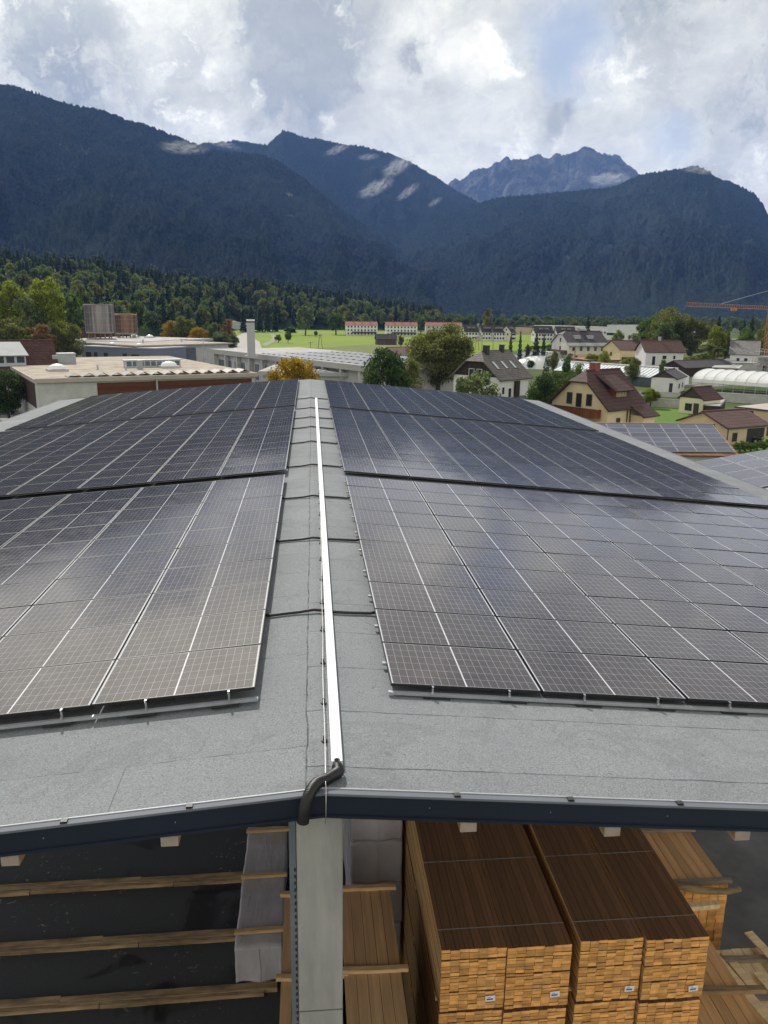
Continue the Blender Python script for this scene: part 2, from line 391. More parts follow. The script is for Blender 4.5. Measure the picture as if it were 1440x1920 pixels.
def np_mesh(name, V, Fc, m, parent=None, smooth=False):
    """V (n,3), Fc (k, 3 or 4)"""
    me = bpy.data.meshes.new(name); k_ = Fc.shape[1]
    me.vertices.add(len(V)); me.vertices.foreach_set('co', np.ascontiguousarray(V, np.float32).ravel())
    me.loops.add(Fc.size); me.loops.foreach_set('vertex_index', np.ascontiguousarray(Fc, np.int32).ravel())
    me.polygons.add(len(Fc)); me.polygons.foreach_set('loop_start', np.arange(0, Fc.size, k_, dtype=np.int32))
    me.polygons.foreach_set('loop_total', np.full(len(Fc), k_, np.int32))
    if smooth: me.polygons.foreach_set('use_smooth', np.ones(len(Fc), bool))
    me.materials.append(m); me.update(calc_edges=True); me.validate()
    o = bpy.data.objects.new(name, me); COL.objects.link(o)
    if parent: o.parent = parent
    return o

def tag(o, label=None, cat=None, group=None, kind=None):
    if label: o['label'] = label
    if cat: o['category'] = cat
    if group: o['group'] = group
    if kind: o['kind'] = kind
    return o
def thing(name, label, cat, loc=(0, 0, 0), rz=0., group=None):
    o = bpy.data.objects.new(name, None); COL.objects.link(o); o.empty_display_size = .3
    o.location = loc; o.rotation_euler.z = rz
    return tag(o, label, cat, group)
def copy_tree(o, parent=None):
    c = o.copy(); COL.objects.link(c)
    if parent: c.parent = parent
    for ch in o.children: copy_tree(ch, c)
    return c
ORD = ['first', 'second', 'third', 'fourth', 'fifth', 'sixth', 'seventh', 'eighth', 'ninth', 'tenth', 'eleventh', 'twelfth', 'thirteenth', 'fourteenth']

# value noise for terrain
def vnoise(x, y, seed=0):
    r_ = np.random.default_rng(seed); T = r_.random((256, 256))
    xi, yi = np.floor(x).astype(int), np.floor(y).astype(int); fx, fy = x-xi, y-yi
    fx, fy = fx*fx*(3-2*fx), fy*fy*(3-2*fy)
    g = lambda a, b: T[a % 256, b % 256]
    return (g(xi, yi)*(1-fx)+g(xi+1, yi)*fx)*(1-fy) + (g(xi, yi+1)*(1-fx)+g(xi+1, yi+1)*fx)*fy
def fbm(x, y, seed=0, oct_=5, gain=.5):
    s, a, t = 0., 1., 0.
    for i in range(oct_): s = s + a*vnoise(x*2**i, y*2**i, seed+i); t += a; a *= gain
    return s/t
# ------------------------------------------------------------------ the land
G = -3.5                                   # level of the town; the timber yard lies at 0
def land_z(y): 
    t = np.clip((np.asarray(y, float)-52)/22, 0, 1); return G*t*t*(3-2*t)
def mat_ground():
    m = bpy.data.materials.new('valley_ground'); m.use_nodes = True
    k = N(m.node_tree); b = m.node_tree.nodes['Principled BSDF']; v = k.obj()
    f = k.noise(v, .02, 6, .6); g = k.noise(v, .5, 6, .65)
    c = k.mix(k.rng(f, .35, .65), (.055, .085, .022), (.11, .125, .045))
    c = k.mix(k.rng(g, .3, .75, 0, .6), c, (.045, .07, .02))
    c = k.mix(k.rng(k.noise(v, .035, 4, .5, .3), .60, .64), c, (.20, .19, .175))
    k.put(b.inputs['Base Color'], c); b.inputs['Roughness'].default_value = .95; b.inputs['Specular IOR Level'].default_value = .1
    return m
ys = np.concatenate([[-9000, -300, -40], np.linspace(0, 50, 6), np.linspace(52, 74, 23), np.linspace(80, 1000, 60), np.linspace(1200, 12000, 12)])
xs = np.concatenate([[-12000, -4000, -1500], np.linspace(-800, 1200, 60), [2000, 4500, 12000]])
X, Y = np.meshgrid(xs, ys); Zg = land_z(Y)
nxx = len(xs); ii = np.arange((len(ys)-1)*nxx).reshape(-1, nxx)[:, :-1].ravel()
GF = np.stack([ii, ii+1, ii+1+nxx, ii+nxx], 1)
tag(np_mesh('ground', np.stack([X, Y, Zg], 2).reshape(-1, 3), GF, mat_ground()), kind='structure')

def sheet(name, pts, m, dz=.03):
    """flat sheet on the town level through photo points"""
    P_ = [atz(px, py, G) for px, py in pts]
    o = MB().add([(p[0], p[1], G+dz) for p in P_], [tuple(range(len(P_)))]).build(name, m)
    return tag(o, kind='structure')
def mat_asphalt():
    m = bpy.data.materials.new('yard_asphalt'); m.use_nodes = True
    k = N(m.node_tree); b = m.node_tree.nodes['Principled BSDF']; v = k.obj()
    c = k.mix(k.rng(k.noise(v, 60, 3, .6), .3, .7), (.026, .028, .032), (.060, .064, .070))
    st = k.rng(k.noise(v, .55, 6, .62, .6), .54, .60)
    c = k.mix(k.m('MULTIPLY', st, .8), c, (.010, .011, .013))
    chip = k.rng(k.noise(v, 5.5, 6, .7, .8), .61, .66)
    chip = k.m('MULTIPLY', chip, k.rng(k.noise(v, .35, 3, .5), .46, .6))
    c = k.mix(k.m('MULTIPLY', chip, .8), c, (.26, .25, .23))
    k.put(b.inputs['Base Color'], c); k.put(b.inputs['Roughness'], k.m('SUBTRACT', .85, k.m('MULTIPLY', st, .4)))
    bn = k.new('ShaderNodeBump'); bn.inputs['Strength'].default_value = .3; bn.inputs['Distance'].default_value = .01
    k.put(bn.inputs['Height'], k.noise(v, 80, 3)); k.put(b.inputs['Normal'], bn.outputs[0])
    return m
ASPH = mat_asphalt()
tag(MB().add([(-32, -20, .03), (26, -20, .03), (26, 51, .03), (-32, 51, .03)], [(0, 1, 2, 3)]).build('yard', ASPH), kind='structure')
PAVE_LIT = mat('side_lit_paving', (.085, .09, .097), .85, .3, .5, bump=.2, bscale=20, tint=(.17, .172, .17))  # lighter floor tone, painting in the daylight from the open side
tag(MB().add([(9.9, -20, .036), (26, -20, .036), (26, 51, .036), (9.9, 51, .036)], [(0, 1, 2, 3)]).build('side_lit_pavement', PAVE_LIT), kind='structure')
def mat_grass(name, a, b_, c_):
    m = bpy.data.materials.new(name); m.use_nodes = True
    k = N(m.node_tree); b = m.node_tree.nodes['Principled BSDF']; v = k.obj()
    c = k.mix(k.rng(k.noise(v, .025, 5, .6), .35, .65), a, b_)
    c = k.mix(k.rng(k.noise(k.scale(v, (.06, .5, 1)), .4, 5, .6), .4, .75, 0, .55), c, c_)
    c = k.mix(k.rng(k.noise(v, 1.5, 5, .7), .35, .7, 0, .35), c, tuple(q*.55 for q in a))
    k.put(b.inputs['Base Color'], c); b.inputs['Roughness'].default_value = .9; b.inputs['Specular IOR Level'].default_value = .15
    return m
MEADOW = mat_grass('meadow_grass', (.15, .235, .008), (.205, .275, .012), (.16, .205, .015))
ROUGHG = mat_grass('rough_grass', (.12, .16, .03), (.20, .19, .06), (.09, .13, .03))
LAWN = mat_grass('lawn_grass', (.085, .17, .025), (.12, .21, .035), (.10, .17, .03))
GRAVEL = mat('gravel', (.36, .34, .31), .95, .2, .6, bump=.2, bscale=9)
ROADM = mat('road_asphalt', (.13, .13, .135), .9, .15, .3)
sheet('meadow', [(425, 657), (436, 618), (560, 619), (700, 621), (860, 625), (1000, 628), (1060, 634), (1010, 652), (890, 668), (760, 668), (600, 664)], MEADOW, .06)
sheet('field_margin', [(420, 668), (430, 652), (600, 652), (690, 646), (790, 644), (860, 660), (850, 676), (700, 676), (560, 674)], ROUGHG, .12)
sheet('gravel_track', [(405, 660), (438, 634), (452, 627), (463, 622), (470, 622), (474, 634), (487, 642), (492, 658), (470, 662)], GRAVEL, .18)
sheet('gravel_lane', [(490, 646), (506, 640), (511, 633), (506, 627), (512, 626), (520, 633), (514, 642), (498, 650)], mat('lane_dirt', (.22, .22, .16), .95, .2, .3), .18)
sheet('lawn', [(1180, 805), (1185, 772), (1215, 756), (1262, 758), (1290, 768), (1295, 800), (1270, 806), (1230, 815)], LAWN, .05)
sheet('side_lawn', [(1395, 850), (1400, 800), (1460, 800), (1470, 850)], LAWN, .05)
sheet('driveway', [(1170, 840), (1180, 806), (1232, 806), (1285, 800), (1300, 845)], GRAVEL, .09)
sheet('left_road', [(-120, 830), (-120, 762), (40, 762), (80, 770), (60, 860)], mat('yard_paving', (.27, .265, .26), .9, .12, .4), .04)
sheet('factory_yard', [(-60, 762), (20, 690), (250, 668), (430, 668), (700, 676), (700, 730), (500, 760), (200, 770)], ROADM, .035)
sheet('village_street', [(850, 700), (1000, 655), (1060, 668), (1230, 690), (1440, 700), (1440, 716), (1240, 706), (1050, 690), (990, 690), (900, 720)], ROADM, .04)
sheet('slope_meadow', [(1310, 655), (1320, 637), (1400, 634), (1480, 636), (1480, 655), (1400, 662)], ROUGHG, .3)
sheet('village_green', [(1010, 690), (1040, 655), (1120, 668), (1330, 676), (1330, 700), (1180, 690), (1080, 690)], ROUGHG, .1)

# ------------------------------------------------------------------ mountains
def mat_forest(name, lo, hi_, rock, rock_at=.67, bigs=.0016):
    m = bpy.data.materials.new(name); m.use_nodes = True
    k = N(m.node_tree); b = m.node_tree.nodes['Principled BSDF']; v = k.obj()
    t = k.noise(v, .085, 5, .75); p = k.noise(v, bigs, 7, .62, .4); q = k.noise(k.scale(v, (1, 1, .45)), .006, 7, .68, .5)
    c = k.mix(k.rng(t, .36, .64), lo, hi_)
    c = k.mix(k.rng(p, .45, .7, 0, .55), c, tuple(a*1.3 for a in hi_))
    c = k.mix(k.rng(k.noise(v, .004, 6, .65), .56, .7, 0, .5), c, (.055, .055, .035))
    geo = k.new('ShaderNodeNewGeometry'); nz = k.sep(geo.outputs['Normal'])[2]
    rk = k.m('MULTIPLY', k.rng(q, rock_at, rock_at+.05), k.rng(nz, .93, .74, .3, 1))
    c = k.mix(k.m('MULTIPLY', rk, k.rng(t, .38, .56)), c, rock)
    k.put(b.inputs['Base Color'], c); b.inputs['Roughness'].default_value = 1; b.inputs['Specular IOR Level'].default_value = 0
    bn = k.new('ShaderNodeBump'); bn.inputs['Strength'].default_value = 1.; bn.inputs['Distance'].default_value = 16.
    k.put(bn.inputs['Height'], t); k.put(b.inputs['Normal'], bn.outputs[0])
    return m
FOR1 = mat_forest('mountain_forest', (.006, .013, .018), (.050, .068, .066), (.30, .29, .28))
FOR2 = mat_forest('crag', (.05, .055, .06), (.15, .155, .165), (.24, .24, .24), .50)
def mountain(name, prof, d0, d1, m, seed, gully=1., jit=5., cols=640, rows=170, shape=.9, rough=1., cr=160., jag=0.):
    """ridge whose crest runs through the profile at distance d1 and whose foot lies at d0; it falls off behind"""
    prof = np.array(prof, float); pxs = np.linspace(prof[0, 0], prof[-1, 0], cols)
    pys = np.interp(pxs, prof[:, 0], prof[:, 1])
    dirs = np.array([ray(a, b) for a, b in zip(pxs, pys)]); hl = np.hypot(dirs[:, 0], dirs[:, 1])
    ux, uy = dirs[:, 0]/hl, dirs[:, 1]/hl
    zr = 15 + d1*dirs[:, 2]/hl                                       # crest height
    t = np.concatenate([np.linspace(0, 1, rows), np.linspace(1.02, 1.5, 14)])
    Dm = d0 + (d1-d0)*t[:, None] + 0*pxs[None]
    Xm, Ym = CAM[0]+ux*Dm, Dm*uy
    prof_t = np.where(t < 1, t**shape*(1-.18*np.sin(np.pi*np.minimum(t, 1))), np.clip(1-(t-1)*1.6, 0, 1))
    Zm = G - 4 + (zr-G)[None]*prof_t[:, None]
    env = np.minimum(t, 1)**.7*np.clip(1-np.minimum(t, 1), 0, 1)**.55
    env = np.where(t > 1, .0, env)[:, None]
    hmax = zr.max()
    s_ = 1/ (d1*.16)
    ang = (pxs-720)/1489
    aa = ang[None]*d1*s_; rr = Dm*s_
    g1 = 1-np.abs(fbm(aa*2.4+fbm(aa, rr, seed+50)*1.2, rr*.9, seed, 5)-.5)*2
    Zm = Zm + env*(g1-.72)*hmax*.30*gully + env*(fbm(aa*6, rr*6, seed+9, 4)-.5)*hmax*.10*rough
    env2 = np.minimum(np.minimum(t, 1)*6, 1)[:, None]
    Zm = Zm + env2*(np.random.default_rng(seed).random(Zm.shape)**2-.25)*jit*1.6
    if cr:
        crest = (fbm(ang*d1/cr, ang*0+seed, seed+70, 4)-.5)*(jit*1.5+jag)
        Zm = Zm + env2*np.where(t[:, None] > .85, crest[None], 0)
    nc = cols; ii = np.arange((len(t)-1)*nc).reshape(-1, nc)[:, :-1].ravel()
    o = np_mesh(name, np.stack([Xm, Ym, Zm], 2).reshape(-1, 3), np.stack([ii, ii+1, ii+1+nc, ii+nc], 1), m)
    return tag(o, kind='structure')
mountain('rocky_mountain', [(700, 420), (790, 372), (845, 337), (862, 334), (882, 318), (905, 312), (930, 309), (958, 300), (985, 292), (1010, 285), (1030, 290), (1046, 292), (1060, 301), (1075, 289), (1092, 279), (1112, 280), (1135, 286), (1160, 296), (1182, 312), (1195, 326), (1215, 350), (1260, 400), (1300, 430)],
         6000, 9000, FOR2, 21, gully=1.7, jit=9, cols=560, rows=130, rough=2.6, cr=230, jag=190.)
mountain('forest_mountain', [(240, 330), (380, 268), (440, 262), (470, 266), (500, 270), (512, 260), (530, 245), (548, 247), (560, 254), (600, 262), (640, 269), (680, 275), (710, 281), (740, 290), (770, 303), (800, 322), (850, 352), (880, 368), (905, 383), (960, 430), (1020, 480)], 3200, 5600, FOR1, 31, jit=9, gully=1.5)
mountain('forest_mountain', [(560, 560), (640, 500), (690, 470), (760, 438), (830, 405), (880, 385), (920, 374), (960, 367), (1000, 363), (1060, 357), (1110, 352), (1160, 346), (1185, 334), (1200, 326), (1230, 321), (1260, 318), (1280, 315), (1308, 310), (1325, 318), (1345, 333), (1370, 342), (1395, 352), (1415, 362), (1432, 382), (1450, 420), (1520, 450), (1700, 470), (2000, 500)], 1900, 4300, FOR1, 43, jit=8, gully=1.4, cols=720, rows=210)
mountain('forest_mountain', [(-800, 60), (-400, 90), (-200, 120), (-60, 145), (0, 159), (40, 166), (90, 180), (140, 194), (190, 207), (230, 220), (270, 230), (300, 243), (340, 258), (380, 276), (410, 282), (450, 284), (490, 288), (520, 300), (560, 328), (600, 360), (640, 392), (680, 420), (720, 448), (770, 482), (820, 520), (880, 556), (940, 580)], 1500, 3600, FOR1, 57, jit=8, gully=1.5, cols=900, rows=230)

# low wooded hill at the left, in front of the mountains
HP = np.array([(-500, 490), (0, 518), (80, 524), (200, 528), (300, 545), (400, 554), (500, 556), (600, 570), (700, 584), (790, 598), (860, 606)], float)
def hill_d0(px): return np.interp(px, [-500, 380, 445, 560, 700, 860], [560, 580, 790, 830, 850, 860])
def hill_z(px, d):
    el = np.interp(px, HP[:, 0], HP[:, 1])
    hor = 583 + (px-579)*.0135
    top = 15 + (hor-el)/F*1050*1.03
    d0 = hill_d0(px)
    t = np.clip((d-d0)/(1050-d0), 0, 1.0); t = t*(2-t)
    return G + np.maximum(top-G, 0)*t
hpx = np.linspace(-500, 860, 120); hd = np.concatenate([np.linspace(540, 1050, 34), np.linspace(1090, 1500, 8)])
dirs = np.array([ray(a, 585) for a in hpx]); hl = np.hypot(dirs[:, 0], dirs[:, 1])
PX, DD = np.meshgrid(hpx, hd); Zh = hill_z(PX, DD)*1.; Zh = np.where(DD > 1050, Zh*np.clip(1-(DD-1050)/450, 0, 1) + G*np.clip((DD-1050)/450, 0, 1), Zh)-.5
ii = np.arange((len(hd)-1)*120).reshape(-1, 120)[:, :-1].ravel()
tag(np_mesh('hill', np.stack([CAM[0]+dirs[:, 0]/hl*DD, dirs[:, 1]/hl*DD, Zh], 2).reshape(-1, 3), np.stack([ii, ii+1, ii+121, ii+120], 1), mat('hill_floor', (.03, .045, .02), 1., .3, .02, spec=0)), kind='structure')

# ------------------------------------------------------------------ trees
BARK = mat('bark', (.085, .065, .05), .95, .3, 4)
LEAF = {
 'green': mat_leaf('leaf_green', (0.057, 0.094, 0.031), (0.117, 0.167, 0.055)),
 'dark': mat_leaf('leaf_dark', (0.033, 0.058, 0.028), (0.072, 0.108, 0.046)),
 'yellow': mat_leaf('leaf_yellow_green', (.135, .17, .025), (.22, .235, .045)),
 'autumn': mat_leaf('leaf_autumn', (0.225, 0.150, 0.022), (0.360, 0.232, 0.030)),
 'russet': mat_leaf('leaf_russet', (0.155, 0.093, 0.056), (0.225, 0.133, 0.071)),
 'olive': mat_leaf('leaf_olive', (0.092, 0.114, 0.045), (0.177, 0.171, 0.066)),
 'grey': mat_leaf('leaf_grey_green', (0.087, 0.117, 0.068), (0.153, 0.184, 0.098)),
 'wood_green': mat_leaf('leaf_wood_green', (.055, .085, .030), (.095, .13, .045), .35),
 'wood_grey': mat_leaf('leaf_wood_grey', (.085, .11, .06), (.14, .16, .09), .35),
 'wood_olive': mat_leaf('leaf_wood_olive', (.10, .11, .04), (.16, .155, .06), .35),
 'fir': mat_leaf('needle_dark', (0.015, 0.033, 0.021), (0.039, 0.066, 0.033), .4, .1),
 'blue': mat_leaf('needle_blue', (0.042, 0.068, 0.063), (0.075, 0.105, 0.098), .4, .1),
}
def leaf_quads(rng, P_, size, up=.35):
    n_ = len(P_)
    a = rng.normal(size=(n_, 3)); a /= np.linalg.norm(a, axis=1)[:, None]
    b_ = rng.normal(size=(n_, 3)); b_[:, 2] *= up; b_ -= a*(a*b_).sum(1)[:, None]; b_ /= np.linalg.norm(b_, axis=1)[:, None]
    s1 = size*(.6+.8*rng.random(n_))[:, None]; s2 = s1*(.45+.35*rng.random(n_))[:, None]
    V = np.stack([P_-a*s1, P_+b_*s2, P_+a*s1, P_-b_*s2], 1).reshape(-1, 3)
    return V, np.arange(n_*4).reshape(-1, 4)
def crown_points(rng, h, w, n_, clumps, bottom=.22, shape='round'):
    """points in clumps through an uneven crown of height h (from bottom*h) and width w"""
    out_ = []
    zc, rz_, rw = h*(bottom+1)/2, h*(1-bottom)/2, w/2
    cs = []
    while len(cs) < clumps:
        p = rng.uniform(-1, 1, 3); r_ = np.linalg.norm(p)
        if r_ > 1 or r_ < .35: continue
        if shape == 'cone' and math.hypot(p[0], p[1]) > .15+.85*(1-(p[2]+1)/2): continue
        if shape == 'egg' and math.hypot(p[0], p[1]) > 1-.45*max(0, p[2]): continue
        cs.append(p)
    per = n_//clumps
    for p in cs:
        cr_ = (.20+.20*rng.random())
        q = rng.normal(size=(per, 3)); q /= np.linalg.norm(q, axis=1)[:, None]
        q *= (rng.random(per)**.45*cr_)[:, None]
        q = q*np.array([1, 1, .75]) + p*(1-cr_*.75)
        out_.append(q*np.array([rw, rw, rz_]) + np.array([0, 0, zc]))
    return np.concatenate(out_), [c*np.array([rw, rw, rz_])*.8 + np.array([0, 0, zc]) for c in cs]
TREES = {}
def broad(key, h, w, n_, clumps, leaf, size, bottom=.2, seed=0, shape='round'):
    """prototype crown + trunk meshes of a broadleaf tree"""
    rng = np.random.default_rng(seed)
    P_, cs = crown_points(rng, h, w, n_, clumps, bottom, shape)
    V, Fc = leaf_quads(rng, P_, size)
    cr_ = np_mesh('crown', V, Fc, LEAF[leaf])
    t = MB(); r0 = h*.022+.04
    t.tube([(0, 0, -.3), (.02*h, 0, h*.22), (0, .02*h, h*.5), (0, 0, h*.82)], [r0*1.25, r0, r0*.6, r0*.12], 7)
    for c in cs[::max(1, len(cs)//9)]:
        z1 = h*(.22+.3*rng.random())
        t.tube([(0, 0, z1), (c[0]*.5, c[1]*.5, (z1+c[2])/2+.03*h), tuple(c)], [r0*.45, r0*.28, r0*.06], 5)
    tr = t.build('trunk', BARK, smooth=True)
    for o in (cr_, tr): COL.objects.unlink(o)
    TREES[key] = (cr_, tr)
def fir(key, h, w, n_, leaf, size, seed=0, bottom=.06):
    rng = np.random.default_rng(seed)
    u = 1-np.sqrt(rng.random(n_))*(1-bottom); lv = np.floor(u*22)/22 + rng.normal(0, .014, n_)
    rad = (1-lv)**.85*w/2*(.35+.65*rng.random(n_)**.4)*(1+.25*np.sin(lv*57))
    th = rng.random(n_)*2*np.pi
    P_ = np.stack([rad*np.cos(th), rad*np.sin(th), lv*h - rad*.28 + .02*h], 1)
    d = np.stack([np.cos(th), np.sin(th), -.35+0*th], 1); d /= np.linalg.norm(d, axis=1)[:, None]
    sd = np.stack([-np.sin(th), np.cos(th), rng.normal(0, .5, n_)], 1)
    s1 = size*(.7+.6*rng.random(n_))[:, None]
    V = np.stack([P_-d*s1, P_+sd*s1*.38, P_+d*s1, P_-sd*s1*.38], 1).reshape(-1, 3)
    cr_ = np_mesh('crown', V, np.arange(n_*4).reshape(-1, 4), LEAF[leaf])
    tr = MB().tube([(0, 0, -.3), (0, 0, h*.6), (0, 0, h*.98)], [h*.018+.03, h*.01+.02, .01], 6).build('trunk', BARK, smooth=True)
    for o in (cr_, tr): COL.objects.unlink(o)
    TREES[key] = (cr_, tr)
broad('b_green', 10, 8.5, 13000, 46, 'green', 0.15, seed=1)
broad('b_dark', 10, 9, 15000, 52, 'dark', 0.15, .08, seed=2)
broad('b_yellow', 12, 9, 11000, 38, 'yellow', 0.18, seed=3)
broad('b_autumn', 8, 9, 13000, 42, 'autumn', 0.115, .1, seed=4)
broad('b_olive', 10, 9, 12000, 40, 'olive', 0.16, .12, seed=5)
broad('b_grey', 10, 7, 6500, 30, 'grey', 0.17, .12, seed=6, shape='egg')
broad('b_russet', 9, 7, 7000, 28, 'russet', 0.15, .15, seed=8)
broad('b_walnut', 10, 10, 30000, 64, 'olive', 0.125, .1, seed=9)
broad('b_poplar', 12, 6, 9000, 30, 'yellow', 0.17, .1, seed=10, shape='egg')
broad('f_green', 18, 13, 1100, 26, 'wood_green', .80, .1, seed=11)
broad('f_grey', 18, 13, 1100, 26, 'wood_grey', .80, .1, seed=12)
broad('f_olive', 16, 14, 1100, 26, 'wood_olive', .80, .1, seed=13)
fir('fir', 12, 5, 5200, 'fir', .26, 14)
fir('blue_spruce', 9, 5, 5200, 'blue', .20, 15)
fir('f_fir', 20, 6.5, 1200, 'fir', .80, 16)
broad('shrub', 2.2, 3., 1500, 20, 'green', .12, .0, seed=17)
broad('shrub_olive', 2.2, 3., 1300, 20, 'olive', .12, .0, seed=18)
NAMES = {'fir': 'fir_tree', 'blue_spruce': 'spruce_tree', 'f_fir': 'fir_tree', 'shrub': 'shrub', 'shrub_olive': 'shrub'}
def tree(key, loc, h, label, cat='tree', group=None, w=None, trunk=True, name=None):
    cr_, tr = TREES[key]
    o = thing(name or NAMES.get(key, 'leafy_tree'), label, cat, loc, random.uniform(0, 6.28), group)
    h0 = max(v.co.z for v in cr_.data.vertices) if 'h0' not in cr_ else cr_['h0']; cr_['h0'] = h0
    if 'w0' not in cr_: cr_['w0'] = 2*float(np.percentile([math.hypot(v.co.x, v.co.y) for v in cr_.data.vertices], 97))
    s = h/h0; sw = s if w is None else w/cr_['w0']
    o.scale = (sw, sw, s)
    for q in (cr_, tr) if trunk else (cr_,):
        c = q.copy(); COL.objects.link(c); c.parent = o
    return o
def tree_px(key, px, ytop, dist, label, wpx=None, base=None, **k):
    """a tree standing dist metres off on the town level whose top and width are those seen at px"""
    z = G if base is None else base
    p = atd(px, ytop, dist); h = p[2]-z
    w = None if wpx is None else wpx/F*dist*1.02
    return tree(key, (p[0], p[1], z), h, label, w=w, **k)
def merged_trees(name, items, label_kind='stuff'):
    """a far wood as one object: items = (prototype, x, y, z, height, rot); one mesh per leaf kind joined through slots"""
    VS, FS, MI, mats_ = [], [], [], []
    off = 0
    for key, x, y, z, h, w, r_ in items:
        cr_ = TREES[key][0]
        if key not in CACHE:
            me = cr_.data; V = np.empty(len(me.vertices)*3, np.float32); me.vertices.foreach_get('co', V)
            Fq = np.arange(len(me.vertices)).reshape(-1, 4); CACHE[key] = (V.reshape(-1, 3), Fq, V.reshape(-1, 3)[:, 2].max())
        V, Fq, h0 = CACHE[key]; s = h/h0
        c, sn = math.cos(r_), math.sin(r_)
        VV = np.stack([(V[:, 0]*c-V[:, 1]*sn)*s*w+x, (V[:, 0]*sn+V[:, 1]*c)*s*w+y, V[:, 2]*s+z], 1)
        m = cr_.data.materials[0]
        if m not in mats_: mats_.append(m)
        VS.append(VV); FS.append(Fq+off); MI.append(np.full(len(Fq), mats_.index(m), np.int32)); off += len(VV)
    o = np_mesh(name, np.concatenate(VS), np.concatenate(FS), mats_[0])
    for m in mats_[1:]: o.data.materials.append(m)
    o.data.polygons.foreach_set('material_index', np.concatenate(MI))
    return tag(o, kind='stuff')
CACHE = {}
items = []
rw = random.Random(5)
def drop(px, d): 
    r_ = ray(px, 585); hl_ = math.hypot(r_[0], r_[1]); return CAM[0]+r_[0]/hl_*d, r_[1]/hl_*d
for i in range(1700):                                     # the wooded hill
    px = rw.uniform(-260, 830); d0 = float(hill_d0(px)); u = rw.random(); d = d0 + 8 + (1085-d0)*u**.9
    z = float(hill_z(px, d)); x, y = drop(px, d)
    con = rw.random() < (.80 if u > .42 else .30)
    if con: items.append(('f_fir', x, y, z-.5, rw.uniform(15, 25), rw.uniform(.8, 1.15), rw.random()*6))
    else: items.append((rw.choice(['f_green', 'f_grey', 'f_olive', 'f_grey']), x, y, z-.5, rw.uniform(11, 18), rw.uniform(.8, 1.2), rw.random()*6))
merged_trees('forest', items)
items = []
for i in range(620):                                      # woods on the far side of the valley floor
    px = rw.uniform(620, 1620); d = rw.uniform(800, 1700)
    if px < 900 and d < 900: d += 300
    x, y = drop(px, d); key = rw.choice(['f_fir', 'f_green', 'f_grey', 'f_olive', 'f_grey', 'f_green'])
    items.append((key, x, y, G, rw.uniform(9, 19)*(.8 if d < 1000 else 1), rw.uniform(.9, 1.3), rw.random()*6))
merged_trees('treeline', items)
# ------------------------------------------------------------------ the timber hall under the camera
XR, ZR, T5 = .31, Z0-.147, math.tan(R(5.05))
YN, YF, EL_, ER_ = 6.09, 49.35, -14.55, 14.62
def rz_(x): return ZR - abs(x-XR)*T5
hall = thing('timber_hall', 'open timber hall with low pitched grey felt roof, navy fascia and concrete posts', 'hall', (0, 0, 0))
def gable_strip(mb, a, b_, y0, y1, xs_=(EL_, XR, ER_), mi=0, gap=0.):
    for x0, x1 in zip(xs_[:-1], xs_[1:]):
        p = [(x0, rz_(x0)+b_), (x1, rz_(x1)+b_), (x1, rz_(x1)+a), (x0, rz_(x0)+a)]
        vs = [(x, y0, z) for x, z in p] + [(x, y1, z) for x, z in p]
        mb.add(vs, [(0, 1, 2, 3), (7, 6, 5, 4), (0, 4, 5, 1), (1, 5, 6, 2), (2, 6, 7, 3), (3, 7, 4, 0)], mi)
    return mb
gable_strip(MB(), 0, -.03, YN+.05, YF-.04, (EL_+.02, XR, ER_-.02)).build('roof_felt', FELT, hall)
gable_strip(MB(), -.032, -.17, YN+.09, YF-.1, (EL_+.1, XR, ER_-.1)).build('roof_deck', mat_boards('deck_boards', (.34, .22, .12), (.2, .13, .07), 1, .18), hall)
gable_strip(MB(), -.016, -.205, YN, YN+.028).build('fascia', NAVY, hall)
gable_strip(MB(), -.198, -.222, YN-.03, YN+.06).build('drip_edge', NAVY, hall)
tr_ = gable_strip(MB(), .010, -.014, YN-.018, YN+.052).build('edge_trim', TRIMG, hall, bevel=.004)
gable_strip(MB(), .018, .0, YN+.054, YN+.068).build('edge_bead', mat('bright_bead', (.36, .38, .4), .55, .05, 1), hall)
gable_strip(MB(), .02, -.27, YF-.038, YF).build('rear_fascia', NAVY, hall)
for nm, xe, s in (('left', EL_, -1), ('right', ER_, 1)):
    MB().bx(min(xe-s*.018, xe+s*.03), max(xe-s*.018, xe+s*.03), YN+.03, YF-.04, rz_(xe)-.27, rz_(xe)+.012).build('eaves_trim', TRIMG, hall)
for px, py in [(120, 1538), (355, 1508), (857, 1487), (1070, 1493), (1275, 1498)]:
    p = aty(px, py, YN+.02)
    MB().box((p[0], YN+.02, rz_(p[0])+.02), (.055, .05, .018)).build('clip', RUBBER, hall)
# purlins with their sawn ends under the fascia
for px, py in [(20, 1603), (318, 1562), (878, 1532), (1148, 1538), (1392, 1545)]:
    p = aty(px, py, YN+.02)
    o = MB().box((0, 0, 0), (.15, 6.4, .10)).build('purlin', GLULAM, hall, loc=(p[0], YN+.0+3.2, rz_(p[0])-.285))
    MB().box((p[0], YN-.004, rz_(p[0])-.285), (.148, .006, .098)).build('sawn_end', mat('sawn_spruce', (.34, .275, .235), .8, .15, 9), o).matrix_parent_inverse = o.matrix_basis.inverted()
for y in (6.95, 14, 21, 28, 35, 42, 48.6):
    gable_strip(MB(), -.175 - (.26 if y < 7 else 0), -.62 if y < 7 else -.75, y, y+.2, (EL_+.3, XR, ER_-.3)).build('rafter', GLULAM, hall)
def post(x, y, w, name='column'):
    return MB().bx(x-w/2, x+w/2, y, y+w, 0, rz_(x)-(.30 if y < 7 else .76)).build(name, CONC, hall, bevel=.015)
post(.285, 6.46, .435)
